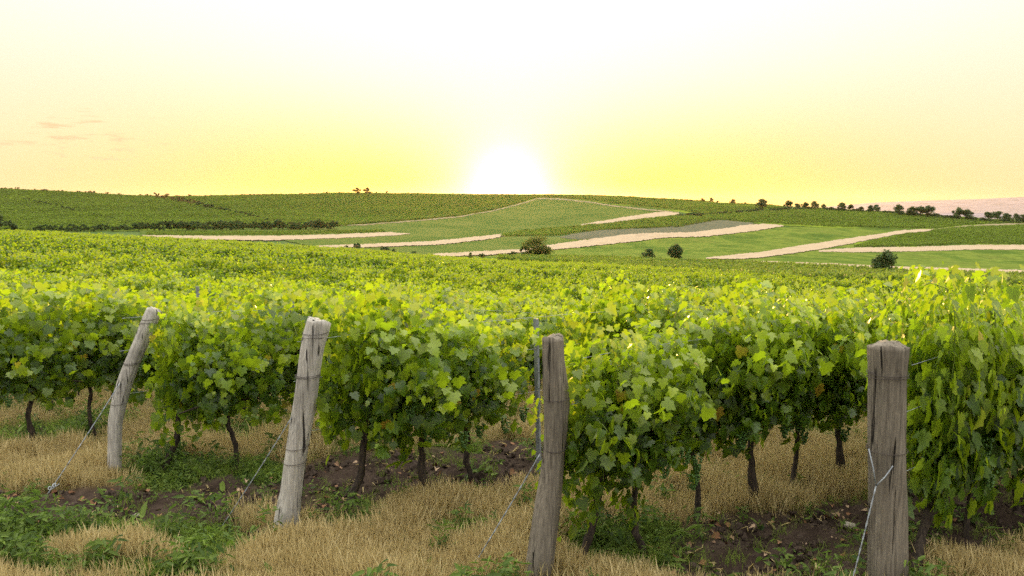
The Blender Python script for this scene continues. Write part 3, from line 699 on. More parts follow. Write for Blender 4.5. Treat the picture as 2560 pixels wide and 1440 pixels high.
# ------------------------------------------------------------------ vineyards across the valley
def seg_mesh(name, L_=3.2, H=1.5, W=.45, n=60, size=(.30, .55)):
    P = np.column_stack([RS.uniform(-L_/2, L_/2, n), RS.normal(0, W * .4, n), .3 + (H - .3) * RS.beta(1.6, 1.1, n)])
    Nn = np.column_stack([RS.normal(0, .5, n), np.sign(P[:, 1]) * 1, RS.normal(.6, .4, n)]); T = RS.normal(0, 1, (n, 3)) + np.array([0, 0, -.8])
    V, F, k = leaves(P, Nn, T, RS.uniform(*size, n), SLEAF, ST_)
    return npmesh(name, V, F, [M_FARVINE], False, None, {'rnd': ('FACE', np.repeat(RS.rand(n), k)), 'young': ('FACE', np.repeat(np.clip(RS.normal(.08, .2, n) + RS.normal(0, .12), 0, 1), k))})
SEG = [seg_mesh('row_piece') for _ in range(10)]
def rows_in(nm, label, upper, lower, rowang, pitch, dmin, dmax, seg=3.0, s0=1.0, x0=None, x1=None, src=SEG):
    r = np.array([math.cos(rowang), math.sin(rowang)]); nn = np.array([-r[1], r[0]])
    cx = 0.5 * ((x0 or upper[0][0]) + (x1 or upper[-1][0])); dm = (dmin + dmax) / 2; c = np.array([(cx - 1280) / FPX * dm, dm])
    ext = max(dmax - dmin, (upper[-1][0] - upper[0][0]) / FPX * dmax) * .8 + 40
    I, J = np.meshgrid(np.arange(-int(ext / pitch), int(ext / pitch)), np.arange(-int(ext / seg), int(ext / seg)), indexing='ij')
    Q = (c + nn * (I * pitch)[..., None] + r * (J * seg)[..., None]).reshape(-1, 2)
    Q = Q[(Q[:, 1] > dmin) & (Q[:, 1] < dmax) & (np.abs(Q[:, 0] / np.maximum(Q[:, 1], 1)) < 1.15)]
    Q = Q + RS.normal(0, .12, Q.shape)
    z = terrain(Q[:, 0], Q[:, 1]); px, py, d = project(Q[:, 0], Q[:, 1], z)
    ok = (px > upper[0][0]) & (px < upper[-1][0]) & (px < lower[-1][0]) & (py > poly_at(upper, px)) & (py < poly_at(lower, px))
    Q = Q[ok]; z = z[ok]; P = np.column_stack([Q, z + .2]); n = len(P)
    pt = np.sin(P[:, 0] * .05 + 2 * np.sin(P[:, 1] * .037)) + RS.normal(0, .5, n)
    rot = np.zeros((n, 3)); rot[:, 2] = rowang + RS.normal(0, .04, n)
    s = RS.uniform(.85, 1.15, (n, 1)) * s0 * np.ones((n, 3)); s[:, 2] *= 1 + .08 * pt
    kp = RS.rand(n) > .06
    print(nm, label, n)
    return scatter(nm, src, P[kp], rot[kp], s[kp], label)
rows_in('vineyard', 'pale green vineyard band beyond the near slope at right', [(1250,648),(1480,652),(1660,658),(1885,664),(2100,675),(2300,690),(2700,697)], [(1250,656),(1362,664),(1503,674),(1700,690),(1836,702),(2012,714),(2258,727),(2700,748)], RANG + .25, 2.0, 90, 300, 2.4, .95)
rows_in('vineyard', 'vineyard rows on the long hillside below the left ridge', CREST, [(-1000,594),(-300,590),(0,583),(100,578),(821,570),(905,562),(1046,550),(1152,540),(1250,521),(1310,504),(1348,495),(1398,495),(1468,500),(1538,510),(1626,518),(1697,526),(1760,538),(1960,521)], math.radians(-38), 5.2, 430, 1200, 3.4, 1.25)
rows_in('vineyard', 'vineyard rows on the rounded hill at right below the tree line', [(1760,541),(1906,529),(2029,524),(2187,531),(2328,542),(2469,552),(2600,557)], [(1760,546),(1836,555),(1959,562),(2064,568),(2258,573),(2346,573),(2416,564),(2504,560),(2600,560)], math.radians(12), 3.8, 480, 950, 3.4, 1.1)
rows_in('vineyard', 'dark vineyard strip above the ploughed plot', [(1257,589),(1327,580),(1415,571),(1521,562),(1609,551),(1697,541),(1740,545),(1800,549)], [(1257,593),(1398,591),(1433,585),(1500,577),(1600,573),(1700,569),(1760,558),(1800,551)], math.radians(25), 2.6, 350, 760, 3.0, 1.1)
rows_in('vineyard', 'vineyard plot at the right edge above the level stubble strip', [(2142,618),(2223,598),(2275,586),(2363,585),(2650,589)], [(2142,621),(2293,618),(2398,612),(2650,612)], math.radians(5), 2.6, 300, 700, 3.0, 1.0)
rows_in('vineyard', 'upper small vineyard plot at the right edge', [(2328,579),(2434,569),(2650,563)], [(2328,583),(2500,586),(2650,587)], math.radians(5), 2.6, 400, 800, 3.0, 1.0)
rows_in('vineyard', 'low vineyard strip between the hedge and the stubble strip', [(370,583),(700,580),(960,577)], [(370,589),(705,589),(960,583)], math.radians(0), 2.4, 330, 620, 3.0, .7)
rows_in('vineyard', 'line of vine row ends along the sandy hill track', [(821,558),(905,557),(1046,547),(1152,536),(1250,518),(1310,502)], [(821,563),(905,562),(1046,551),(1152,541),(1250,522),(1310,505)], math.radians(60), 3.0, 500, 1100, 3.0, 1.3)

# ------------------------------------------------------------------ trees
def crown_mesh(name, mat, n=1500, h=1.0, wdt=.5, base=.18, lobes=16, leaf=.05, flat=1.0, holes=.0):
    """unit tree (height 1): many leaf-sized faces on overlapping clumps"""
    C_ = []
    for i in range(lobes):
        a = RS.uniform(0, 6.3); f = RS.uniform(0, 1); zz = base + (1 - base) * (.15 + .72 * f)
        prof = math.sin(math.pi * min(1, .18 + .80 * f)) ** .6
        q = wdt * prof * math.sqrt(RS.uniform(.05, 1)) * .72
        C_.append((q * math.cos(a), q * math.sin(a), zz, RS.uniform(.10, .2) * (1.1 - .3 * f)))
    C_ = np.array(C_); which = RS.randint(0, lobes, n); D = RS.normal(0, 1, (n, 3)); D /= np.linalg.norm(D, axis=1)[:, None]
    rad_ = C_[which, 3] * RS.uniform(.45, 1.1, n)
    P = C_[which, :3] + D * rad_[:, None] * np.array([1.15, 1.15, flat])
    P[:, 2] = np.clip(P[:, 2], base * .7, 1.02)
    V, F, k = leaves(P, D + RS.normal(0, .5, (n, 3)), RS.normal(0, 1, (n, 3)), RS.uniform(.6, 1.4, n) * leaf, SLEAF, ST_)
    lv = RS.rand(lobes)[which] * .6 + RS.rand(n) * .4
    return npmesh(name, V, F, [mat], False, None, {'rnd': ('FACE', np.repeat(lv, k)), 'young': ('FACE', np.repeat(np.clip(RS.normal(.1, .15, n), 0, 1), k))})
def trunk_mesh(name, r=.028, base=.3):
    mb = MB(); ph = RS.uniform(0, 6.3)
    main = [(.02 * math.sin(ph + q * 3), .02 * math.cos(ph + q * 2), q) for q in np.linspace(-.04, .78, 9)]
    mb.add(tube(main, np.linspace(r, r * .25, 9), 7))
    for i in range(6):
        z0 = base * .7 + .07 * i; a = ph + i * 2.1; e = (.26 * math.cos(a), .26 * math.sin(a), z0 + .24)
        mb.add(tube([(0, 0, z0), (e[0] * .5, e[1] * .5, z0 + .1), e], [r * .5, r * .35, r * .12], 5))
    return mb.mesh(name, M_TBARK)
CR = {'round': [crown_mesh('crown', M_TREE, 2600, wdt=.46, base=.12, lobes=22, leaf=.05) for _ in range(2)],
      'loose': [crown_mesh('crown', M_TREE, 1900, wdt=.52, base=.12, lobes=18, leaf=.055) for _ in range(3)],
      'shrub': [crown_mesh('crown', M_TREE, 1400, wdt=.75, base=.02, lobes=16, leaf=.07) for _ in range(3)],
      'olive': [crown_mesh('crown', M_OLIVE, 3600, wdt=.58, base=.06, lobes=30, leaf=.035)],
      'ridge': [crown_mesh('crown', M_RIDGE_LIT, 900, wdt=.6, base=.14, lobes=12, leaf=.07) for _ in range(3)],
      'ridgeshrub': [crown_mesh('crown', M_RIDGE_LIT, 500, wdt=.95, base=.02, lobes=9, leaf=.09) for _ in range(3)]}
TT = [trunk_mesh('trunk', .026) for _ in range(3)]
ST2 = [trunk_mesh('trunk', .02, .05) for _ in range(2)]
def tree(px, base_y, hpx, kind, label, group=None, wx=1.0, cat='tree', dmin=130, name='tree', seed=None):
    P = hit(np.array([px]), np.array([base_y]), dmin)[0]
    h = hpx / FPX * math.hypot(P[0], P[1]) * {'ridgeshrub': 1.15, 'ridge': 1.2, 'loose': 1.15, 'round': 1.1, 'olive': 1.1, 'shrub': .95}[kind]
    o = empty(name, (P[0], P[1], P[2] + .1)); o.scale = (h * wx, h * wx, h); o.rotation_euler = (0, 0, RS.uniform(0, 6.3))
    obj('trunk', (ST2 if 'shrub' in kind else TT)[RS.randint(2)], o)
    obj('crown', CR[kind][RS.randint(len(CR[kind]))], o)
    return tag(o, label, cat, group)
tree(2211, 686, 50, 'round', 'dark round tree standing alone before the narrow stubble strip at right', wx=1.25)
tree(1689, 657, 42, 'round', 'small dark upright tree beside the paler lone tree', wx=1.05)
tree(1622, 656, 29, 'loose', 'small pale loose tree left of the dark upright one', wx=1.2)
tree(1345, 650, 56, 'olive', 'large olive green round tree in the shrub cluster at the valley centre', wx=1.45)
tree(1312, 649, 38, 'shrub', 'tall dark shrub against the left side of the olive green tree', wx=.75, cat='shrub', name='shrub')
tree(1282, 650, 24, 'shrub', 'low dark shrub at the left end of the central cluster', wx=.9, cat='shrub', name='shrub')
tree(1176, 647, 17, 'shrub', 'left of two small dark bushes left of the central cluster', wx=.8, cat='bush', name='bush')
tree(1205, 648, 17, 'shrub', 'right of two small dark bushes left of the central cluster', wx=.8, cat='bush', name='bush')
tree(893, 624, 19, 'shrub', 'rounded dark bush at the left end of the stubble strip', wx=.9, cat='bush', name='bush')
tree(866, 624, 11, 'shrub', 'low bush touching the rounded dark bush from the left', wx=1.1, cat='bush', name='bush')
tree(962, 630, 15, 'shrub', 'wide low dark bush on the far edge of the near vineyard', wx=1.6, cat='bush', name='bush')
tree(985, 632, 11, 'shrub', 'small bush at the right end of the wide low bush', wx=1.0, cat='bush', name='bush')
tree(1035, 636, 9, 'shrub', 'tiny lone bush between the wide low bush and the small pair', wx=1.2, cat='bush', name='bush')
tree(1080, 642, 8, 'shrub', 'tiniest bush on the near vineyard edge', wx=1.2, cat='bush', name='bush')
# dark hedge at the foot of the left hillside
rl = random.Random(5)
x = 96
while x < 835:
    hpx = {True: rl.uniform(12, 18), False: rl.uniform(17, 27)}[x < 330]
    if x > 640: hpx = rl.uniform(18, 30)
    tree(x, 581 - .009 * x + rl.uniform(-2, 1), hpx, 'shrub', 'dark green shrub in the long hedge at the foot of the left hillside', 'shrubs of the dark hedge below the hillside', wx=rl.uniform(.75, 1.15), cat='shrub', name='shrub')
    x += rl.uniform(9, 17)
tree(24, 582, 30, 'shrub', 'dark green shrub mass at the far left edge of the hedge', wx=.9, cat='shrub', name='shrub')
tree(-6, 580, 34, 'loose', 'tall dark tree cut by the left edge', wx=1.1)
# shrub line running down the hillside
for i in range(26):
    f = i / 25 + rl.uniform(-.01, .01); x = 385 + f * 285; y = 494 + 60 * (f ** 1.1)
    tree(x, y + rl.uniform(-1, 1), rl.uniform(8, 13), 'ridgeshrub' if f < .4 else 'shrub', 'small shrub in the dark line slanting down the left hillside', 'shrubs of the slanting line on the hillside', wx=rl.uniform(.9, 1.4), cat='shrub', name='shrub')
for i in range(20):
    f = i / 19; x = 60 + f * 260; y = 500 + 60 * f
    tree(x, y + rl.uniform(-1, 1), rl.uniform(6, 9), 'shrub', 'tiny shrub in the lower dark line at the far left of the hillside', 'shrubs of the lower line on the hillside', wx=rl.uniform(1.0, 1.6), cat='shrub', name='shrub')
# skyline
tree(893, 487, 15, 'ridge', 'left of the two round trees standing on the skyline left of the sun', wx=1.2)
tree(918, 487, 15, 'ridge', 'right of the two round trees standing on the skyline left of the sun', wx=1.3)
for x, h, lb in ((940, 6, 'tiny tree on the skyline just right of the two round trees'), (968, 8, 'small thin tree on the skyline between the round pair and the sun'), (1020, 5, 'speck of a tree on the skyline midway to the sun'),
                 (818, 6, 'tiny tree on the skyline left of the two round trees'), (848, 5, 'tiny bush on the skyline close left of the round pair')):
    tree(x, 486, h, 'ridge', lb, wx=1.1)
for i in range(70):
    x = rl.uniform(0, 480); yb = np.interp(x, [p[0] for p in CREST], [p[1] for p in CREST]) + 1
    tree(x, yb, rl.uniform(3, 7) if x > 130 else rl.uniform(4, 8), 'ridgeshrub', 'sun-tinted brown shrub in the broken line along the left ridge', 'shrubs along the left ridge', wx=rl.uniform(.9, 1.5), cat='shrub', name='shrub')
for i in range(26):
    x = rl.choice([rl.uniform(480, 800), rl.uniform(620, 665), rl.uniform(1100, 1165)]); yb = np.interp(x, [p[0] for p in CREST], [p[1] for p in CREST]) + 1
    tree(x, yb, rl.uniform(3, 6), 'ridgeshrub', 'low shrub on the skyline between the ridge line and the sun', 'low shrubs on the middle skyline', wx=rl.uniform(.9, 1.5), cat='shrub', name='shrub')
for x, y, h, lb in ((1727, 506, 6, 'leftmost small tree of the skyline group right of the sun'), (1757, 507, 10, 'second small tree of the skyline group right of the sun'), (1778, 508, 12, 'tallest round tree of the small skyline group right of the sun'),
                    (1795, 508, 8, 'rightmost small tree of the skyline group right of the sun'), (1832, 509, 13, 'lone round tree on the skyline right of the small group'), (1862, 511, 7, 'low bush on the skyline before the large roadside tree'),
                    (1605, 499, 4, 'speck of a bush on the slope right of the sun'), (1625, 500, 4, 'small speck bush next to another right of the sun')):
    tree(x, y, h, 'ridge', lb, wx=1.15)
# tree line on the right hill
big = [(1905, 524, 24), (1970, 523, 20), (1993, 523, 14), (2011, 523, 16), (2036, 523, 18), (2060, 525, 14), (2105, 527, 19), (2126, 527, 15), (2152, 529, 12), (2176, 531, 16), (2190, 531, 17),
       (2247, 539, 24), (2278, 540, 20), (2300, 541, 22), (2320, 542, 24), (2393, 548, 24), (2420, 550, 22), (2470, 553, 20), (2492, 554, 22), (2515, 555, 18), (2540, 556, 18), (2556, 556, 16)]
for i, (x, y, h) in enumerate(big):
    tree(x, y + 2, h, 'loose', 'dark tree in the tree line along the right hilltop', 'trees of the right hilltop line', wx=rl.uniform(.95, 1.35))
for i in range(130):
    x = rl.uniform(1700, 2580); y = np.interp(x, [1700, 1790, 1906, 2029, 2187, 2328, 2469, 2600], [541, 537, 528, 524, 531, 543, 554, 558])
    tree(x, y + 2 + rl.uniform(-1, 1), rl.uniform(7, 12), 'shrub', 'dark shrub filling the hedge along the right hilltop', 'shrubs of the right hilltop hedge', wx=rl.uniform(1.0, 1.7), cat='shrub', name='shrub')

# ------------------------------------------------------------------ end posts
def post(key, prof, mat, label, wraps, notch=0):
    """prof: (centre x, y, half width) down the photo, at the distance of its foot"""
    foot = on_flat(*POSTPX[key]); D0 = foot[1]
    prof = sorted(prof, key=lambda q: -q[1])
    py = np.array([q[1] for q in prof]); t = np.linspace(py[0], py[-1], 70)
    cx = np.interp(t, py[::-1], [q[0] for q in prof][::-1]); hw = np.interp(t, py[::-1], [q[2] for q in prof][::-1])
    for _ in range(6):
        cx[1:-1] = .25 * cx[:-2] + .5 * cx[1:-1] + .25 * cx[2:]; hw[1:-1] = .25 * hw[:-2] + .5 * hw[1:-1] + .25 * hw[2:]
    pts = []
    for a, b in zip(cx, t):
        p = at_depth(a, b, D0); pts.append(p)
    pts = np.array(pts); r = hw / FPX * D0
    pts[:, 1] += (pts[:, 0] - pts[0, 0]) * .35           # leans along its row
    base = pts[0].copy(); base[2] = 0
    loc = pts - base; loc = np.vstack([loc[0] - np.array([0, 0, max(.12, loc[0][2] + .12)]), loc]); r = np.concatenate([[r[0]], r])
    seg = 40; ph = [RS.uniform(0, 6.3) for _ in range(6)]
    def wob(i, k):
        th = 2 * math.pi * k / seg; zz = i / 70
        v = 1 + .035 * math.sin(7 * th + ph[0] + 2.2 * zz) + .03 * math.sin(13 * th + ph[1] - 3 * zz) + .03 * math.sin(3 * th + ph[2] + 4 * zz) + .012 * math.sin(23 * th + 9 * zz)
        v += .03 * math.sin(zz * 17 + ph[3]) * math.sin(2 * th + ph[4]) + RS.uniform(-.006, .006)
        return v
    V, F = tube(loc, r * .97, seg, False, wob)
    n = len(loc); rim = np.arange((n-1)*seg, n*seg)
    V[rim, 2] += RS.uniform(-.006, .006, seg) + .012 * np.sin(np.arange(seg) * .31 + ph[5])
    c = V[rim].mean(0); inner = c + (V[rim] - c) * .55; inner[:, 2] += .004 + RS.uniform(-.004, .004, seg)
    k0 = len(V); V = np.vstack([V, inner, [c + [0, 0, .002]]])
    F = list(F) + [(rim[k], rim[(k+1) % seg], k0 + (k+1) % seg, k0 + k) for k in range(seg)] + [(k0 + k, k0 + (k+1) % seg, k0 + seg) for k in range(seg)]
    F = [tuple(int(q) for q in f) for f in F]
    o = empty('vineyard_post', tuple(base))
    me = mesh('post', [tuple(v) for v in V], F, mat, True); obj('wooden_pole', me, o)
    for (wy, turns, tilt) in wraps:
        i = int(np.argmin(np.abs(t - wy))) + 1; R_ = r[i] * 1.06 + .002
        c = loc[i]; pp = []
        for q in range(int(24 * turns) + 1):
            th = q / 24 * 2 * math.pi; pp.append(c + np.array([R_ * math.cos(th), R_ * math.sin(th), tilt * math.sin(th) * R_ + .011 * q / 24]))
        V2, F2 = tube(pp, .0019, 5); obj('wire_wrap', mesh('wire_wrap', [tuple(v) for v in V2], F2, M_RUST, True), o)
    tag(o, label, 'wooden post', 'wooden end posts of the front rows')
    return o, pts
posts = {}
posts[1] = post(1, [(287,1200,18),(287,1120,17),(287,1060,17),(297,1000,19),(310,950,19),(325,905,18),(345,850,19),(360,805,20),(371,778,19)], M_WOOD_GREY, 'slender pale grey leaning end post at the left, top bent over', [(800, 1.2, .1), (812, 1.2, -.1), (912, 2.2, .15), (1010, 1.1, .1)])
posts[2] = post(2, [(712,1345,31),(716,1300,31),(727,1230,28),(735,1150,28),(745,1080,29),(757,1010,30),(766,930,29),(775,860,30),(786,825,31),(790,806,30)], M_WOOD_GREY, 'pale grey cracked end post leaning right, left of centre', [(838, 1.3, .1), (852, 1.2, -.15), (945, 2.4, .05), (1120, 1.1, .2), (1160, 1.1, .1)])
posts[3] = post(3, [(1340,1480,40),(1346,1440,38),(1358,1350,36),(1372,1250,33),(1384,1160,30),(1391,1080,31),(1393,1000,34),(1388,960,33),(1384,900,29),(1382,845,28)], M_WOOD_BROWN, 'dark brown curved end post in the middle of the picture', [(1000, 1.5, .05), (1120, 1.2, .3)])
posts[4] = post(4, [(2218,1485,52),(2218,1400,50),(2217,1300,48),(2215,1200,46),(2213,1100,45),(2213,1000,45),(2214,930,45),(2215,895,48),(2216,861,49)], M_WOOD_BROWN, 'thick upright brown end post at the right', [(935, 1.6, .02), (943, 1.3, -.05), (1122, 1.5, .03)])

def wire_between(name, a, b, r, label, mat=M_WIRE, sag=.01, twist=True, extra=None, cat='wire'):
    a = np.array(a); b = np.array(b); L_ = np.linalg.norm(b - a); n = max(8, int(L_ / .035))
    d = (b - a) / L_; s = np.cross(d, [0, 0, 1]); s /= np.linalg.norm(s); u = np.cross(s, d)
    mb = MB()
    for st in ((0, math.pi) if twist else (0,)):
        pp = []
        for i in range(n + 1):
            f = i / n; th = f * L_ / .07 * math.pi + st; o_ = (s * math.cos(th) + u * math.sin(th)) * (r * .8 if twist else 0)
            pp.append(a + (b - a) * f + o_ - np.array([0, 0, sag * 4 * f * (1 - f)]))
        mb.add(tube(pp, r, 5))
    for e in (extra or []): mb.add(tube(*e))
    o = obj(name, mb.mesh(name, mat)); o.location = (0, 0, 0)
    return tag(o, label, cat)
for k, (hx, hy), (gx, gy), lb in ((1, (300, 958), (112, 1236), 'twisted anchor wire of the slender leaning post, running down to the left'), (2, (728, 1045), (545, 1320), 'twisted anchor wire of the pale cracked post'),
                                  (3, (1350, 1135), (1160, 1440), 'twisted anchor wire of the dark curved post'), (4, (2190, 1215), (2110, 1520), 'twisted anchor wire slung across the thick right post')):
    Y0 = START[k][1]; a = at_depth(hx, hy, Y0 - (.03 if k != 4 else .14)); b = on_flat(gx, gy); b[2] -= .03
    ex = []
    rr_ = .10 if k == 4 else .075
    c = a.copy()
    if k == 4:
        p1 = at_depth(2172, 1122, Y0 - .125); p2 = at_depth(2232, 1165, Y0 - .125); ex = [([a, (a + p1) / 2 + [0, -.01, 0], p1], .004, 5), ([a, (a + p2) / 2 + [0, -.012, 0], p2], .004, 5)]
    if k == 1:   # coiled end of the wire at the anchor
        th = np.linspace(0, 4 * math.pi, 40); ex = [(np.column_stack([b[0] + .03 + .018 * np.cos(th) + th * .006, b[1] + .02 * np.sin(th), .04 + .012 * np.sin(th) + th * .004]), .0035, 5)]
    wire_between('anchor_wire', a, b, .0028, lb, extra=ex)
# trellis wires along the rows
for k, nm in ((4, 'thick right post'), (3, 'dark curved post'), (2, 'pale cracked post'), (1, 'slender leaning post')):
    for hz_, hn, in ((1.38, 'upper'), (1.10, 'middle'), (.72, 'lower')):
        pts_ = []
        for s_ in np.linspace(.0 if hz_ > 1.3 else .0, 22, 45):
            q = START[k] + RD * s_ + np.array([.10, .05]) * max(0, 1 - s_) * (hz_ - .3); pts_.append((q[0], q[1], gz(*q) + hz_ + .01 * math.sin(s_ * 2)))
        V2, F2 = tube(pts_, .0016, 4, False)
        o = obj('trellis_wire', mesh('trellis_wire', [tuple(v) for v in V2], F2, M_WIRE, True)); tag(o, f'{hn} trellis wire strung through the row of the {nm}', 'wire', 'trellis wires')
# galvanised steel stakes standing in the rows
def stake(px, top_y, Yd, label, wpx=12):
    p = at_depth(px, top_y, Yd); g0 = gz(p[0], p[1]); H = p[2] - g0; wd = .042; mb = MB()
    prof = [(-wd/2, -.012), (-wd/2, .012), (-wd/4, .012), (-wd/4, -.006), (wd/4, -.006), (wd/4, .012), (wd/2, .012), (wd/2, -.012)]
    V = [(x, y, z) for z in (-.1, H) for x, y in prof]; F = [(i, (i+1) % 8, 8 + (i+1) % 8, 8 + i) for i in range(8)] + [tuple(range(8, 16)), tuple(reversed(range(8)))]
    mb.V = V; mb.F = F; mb.n = 16
    for zz in np.arange(H - .05, .6, -.14):     # hooks that carry the wires
        mb.add(([(wd/2, -.004, zz), (wd/2 + .012, -.004, zz + .01), (wd/2 + .012, .004, zz + .01), (wd/2, .004, zz), (wd/2, 0, zz - .012)], [(0, 1, 2, 3), (0, 4, 1), (3, 2, 4), (1, 4, 2)]))
    o = obj('metal_stake', mb.mesh('metal_stake', M_STEEL, False)); o.location = (p[0], p[1], g0); o.rotation_euler = (RS.normal(0, .02), RS.normal(0, .02), RS.normal(0, .3))
    tag(o, label, 'metal stake', 'galvanised vineyard stakes')
for a in ((2239, 757, 7.3, 'blue grey metal stake standing clear above the leaves, behind the thick right post'), (1776, 772, 8.4, 'metal stake among the leaves right of the middle, in the second row'),
          (1349, 796, 6.9, 'metal stake just behind the top of the dark curved post'), (1005, 732, 8.9, 'metal stake top poking out above the leaves between the pale and dark posts'),
          (727, 734, 7.9, 'metal stake behind the pale cracked post, leaves around it'), (916, 741, 10.5, 'small distant stake tip left of the middle'),
          (500, 716, 11.0, 'small stake tip above the vines right of the slender post'), (281, 722, 9.6, 'metal stake rising above the slender leaning post on its left')): stake(*a)

# ------------------------------------------------------------------ grass, weeds, litter
def tuft(name, mat, n, h, spread, lean, wdt=.002, heads=False):
    V = []; F = []; q = 0; rn = []
    for i in range(n):
        a = RS.uniform(0, 6.3); rr_ = spread * math.sqrt(RS.rand()); b = np.array([rr_ * math.cos(a), rr_ * math.sin(a), -.01]); hh = h * RS.uniform(.5, 1.1)
        la = RS.uniform(0, 6.3); ld = np.array([math.cos(la), math.sin(la), 0]) * lean * RS.uniform(.2, 1.3); wa = RS.uniform(0, 3.14); wv = np.array([math.cos(wa), math.sin(wa), 0]) * wdt
        ns = 4; r0 = RS.rand()
        for s_ in range(ns + 1):
            f = s_ / ns; c = b + np.array([0, 0, hh * (f - .25 * lean * f * f)]) + ld * hh * f * f; ww = wv * (1 - .8 * f)
            if heads and s_ == ns - 1: ww = wv * 1.5
            V += [c - ww, c + ww]
            if s_ < ns: F.append((q + 2*s_, q + 2*s_ + 1, q + 2*s_ + 3, q + 2*s_ + 2)); rn.append(r0)
        q += 2 * (ns + 1)
    return npmesh(name, np.array(V), np.array(F), [mat], False, None, {'rnd': ('FACE', rn)})
def weed(name, n, h, spread, size, mat=M_WEED):
    P = np.column_stack([RS.normal(0, spread, n), RS.normal(0, spread, n), h * RS.beta(1.2, 1.6, n)])
    Nn = np.column_stack([RS.normal(0, .5, n), RS.normal(0, .5, n), np.ones(n)]); V, F, k = leaves(P, Nn, RS.normal(0, 1, (n, 3)), RS.uniform(*size, n), SLEAF * np.array([.42, 1.2]), ST_)
    return npmesh(name, V, F, [mat], False, None, {'rnd': ('FACE', np.repeat(RS.rand(n), k)), 'young': ('FACE', np.repeat(np.clip(RS.normal(.25, .3, n), 0, 1), k))})
n = 150000
YY = np.exp(RS.uniform(math.log(3.6), math.log(22), n)); XX = YY * RS.uniform(-.80, .78, n); zn = zones(XX, YY); u_ = RS.rand(n)
Zg = terrain(XX, YY)
def place(mask, cnt): ids = np.where(mask)[0]; ids = ids[:cnt]; return np.column_stack([XX[ids], YY[ids], Zg[ids]])
def rs(n, lo, hi, tilt=.12):
    rot = np.column_stack([RS.normal(0, tilt, n), RS.normal(0, tilt, n), RS.uniform(0, 6.3, n)]); s = RS.uniform(lo, hi, (n, 1)) * np.ones((n, 3)); return rot, s
P3 = START[3]; bare = np.hypot(XX - P3[0] - .02, YY - P3[1] + .30) < .34
P = place((u_ < zn['dry'] ** 2.8 * .58) & ~(bare & (RS.rand(n) < .8)), 40000); rot, s = rs(len(P), .6, 1.25)
clump = .85 + .2 * np.sin(P[:, 0] * 5 + 2 * np.sin(P[:, 1] * 4)); s *= clump[:, None]
scatter('dry_grass', [tuft('tuft', M_DRY, 34, .21, .10, .28, heads=True) for _ in range(5)] + [tuft('tuft', M_DRY, 22, .12, .10, 1.0) for _ in range(3)], P, rot, s, 'straw coloured dry grass between the vine rows'); print('dry', len(P))
P = place((u_ > .62) & (u_ - .62 < .18 * (1.3 * zn['green'] + .25 * zn['dry'] + .1)), 12000); rot, s = rs(len(P), .5, 1.2)
scatter('green_grass', [tuft('tuft', M_GREENG, 20, .13, .06, .7) for _ in range(4)], P, rot, s, 'green grass growing among the weeds'); print('gg', len(P))
P = place((u_ > .8) & (u_ - .8 < .085 * zn['green'] ** 1.6 + .005), 14000); rot, s = rs(len(P), .5, 1.25, .2)
scatter('weeds', [weed('weed', 46, .10, .07, (.02, .045)) for _ in range(3)] + [weed('weed', 60, .26, .04, (.02, .06)) for _ in range(2)] + [weed('weed', 12, .05, .05, (.05, .10)) for _ in range(2)], P, rot, s, 'low green weeds covering the ground near the posts'); print('weeds', len(P))
# dead leaves, straw bits and clods
def bits(name, mat, n, size, tm, tr, thick=.01):
    P = np.column_stack([RS.normal(0, .12, n), RS.normal(0, .12, n), RS.uniform(.004, .03, n)]); Nn = np.column_stack([RS.normal(0, .4, n), RS.normal(0, .4, n), np.ones(n)])
    V, F, k = leaves(P, Nn, RS.normal(0, 1, (n, 3)), RS.uniform(*size, n), tm, tr, .5, .4); return npmesh(name, V, F, [mat], False, None, {'rnd': ('FACE', np.repeat(RS.rand(n), k))})
ids = np.where(RS.rand(n) < .010 * (zn['soil'] + .15))[0]; P = np.column_stack([XX[ids], YY[ids], Zg[ids]]); rot, s = rs(len(P), .6, 1.2, .1)
scatter('leaf_litter', [bits('litter', M_DEAD, 3, (.025, .06), LEAF, LT) for _ in range(4)] + [bits('litter', M_DRY, 12, (.03, .1), SLEAF * np.array([.12, 1.3]), ST_) for _ in range(3)], P, rot, s, 'dead brown leaves and straw bits lying on the soil')
import bmesh
def clod_mesh(name, mat, sub=2, jag=.25):
    bm = bmesh.new(); bmesh.ops.create_icosphere(bm, subdivisions=sub, radius=1)
    for v in bm.verts: v.co *= 1 + random.uniform(-jag, jag); v.co.z *= .6
    me = bpy.data.meshes.new(name); bm.to_mesh(me); bm.free(); me.materials.append(mat); return me
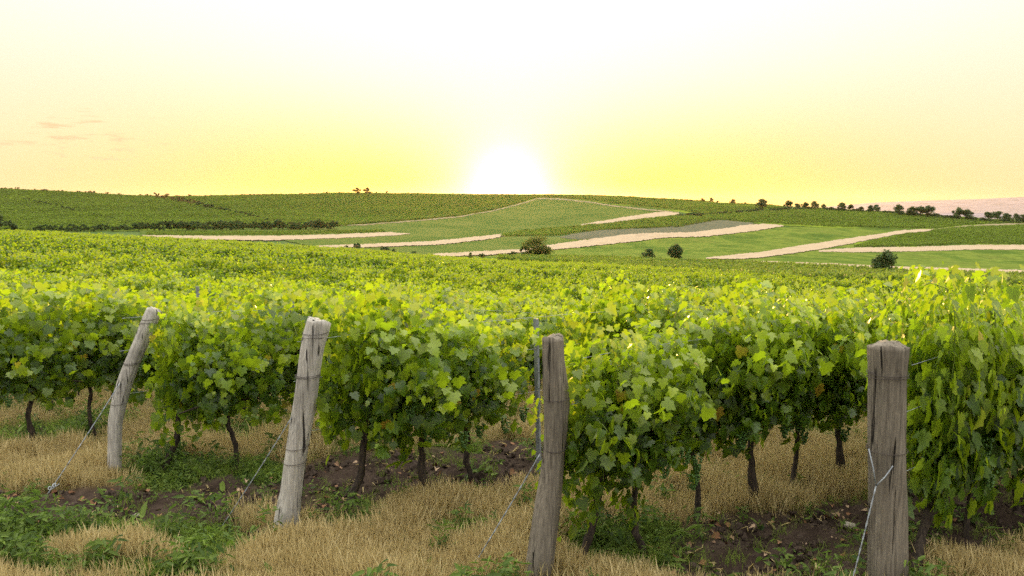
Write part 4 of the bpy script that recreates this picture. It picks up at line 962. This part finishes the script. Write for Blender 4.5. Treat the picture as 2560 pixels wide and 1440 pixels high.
m, t = newmat('soil_clod'); g = G(t); g.out(g.bsdf(g.ramp(g.noise(3, 5), [(.3, (.025, .018, .014)), (.7, (.09, .065, .05))]), .95, .1)); M_CLOD = m
ids = np.where(RS.rand(n) < .22 * zn['soil'] * (YY < 14))[0]; P = np.column_stack([XX[ids], YY[ids], Zg[ids]]); k = len(P); rot = RS.uniform(0, 6.3, (k, 3)); s = (RS.gamma(1.5, .007, (k, 1)) + .004) * np.ones((k, 3))
scatter('soil_clods', [clod_mesh('clod', M_CLOD) for _ in range(4)], P, rot, s, 'dark crumbs and clods of tilled soil'); print('clods', k)
for x, y, r_, lb in ((340, 1291, .035, 'small round pale stone on the dark soil at left'), (197, 1339, .05, 'flat pale stone among the green weeds at bottom left'), (115, 1342, .045, 'pinkish flat stone left of another in the weeds'),
                     (835, 1313, .04, 'pale stone beside the weeds right of the cracked post'), (2123, 1316, .05, 'pale dry leaf coloured stone on the soil by the thick post')):
    p = on_flat(x, y); o = obj('stone', clod_mesh('stone', M_STONE, 2, .12), loc=(p[0], p[1], .01)); o.scale = (r_, r_ * .8, r_ * .7); o.rotation_euler = (0, 0, RS.uniform(0, 6)); tag(o, lb, 'stone')

# ------------------------------------------------------------------ haze
HAZE = True
if HAZE:
    m, t = newmat('haze'); g = G(t); pv = g.n('ShaderNodeVolumePrincipled'); pv.inputs['Color'].default_value = (.97, .85, .80, 1); pv.inputs['Density'].default_value = .000016; pv.inputs['Anisotropy'].default_value = .72
    o_ = g.n('ShaderNodeOutputMaterial'); g.l(pv.outputs[0], o_.inputs['Volume'])
    x0, x1, y0, y1, z0, z1 = -26000, 26000, -26000, 26000, -46, 430
    V = [(x, y, z) for z in (z0, z1) for x, y in ((x0, y0), (x1, y0), (x1, y1), (x0, y1))]
    F = [(3, 2, 1, 0), (4, 5, 6, 7), (0, 1, 5, 4), (1, 2, 6, 5), (2, 3, 7, 6), (3, 0, 4, 7)]
    tag(obj('haze', mesh('haze', V, F, m)), 'thin warm evening haze over the valley', None, None, 'stuff')
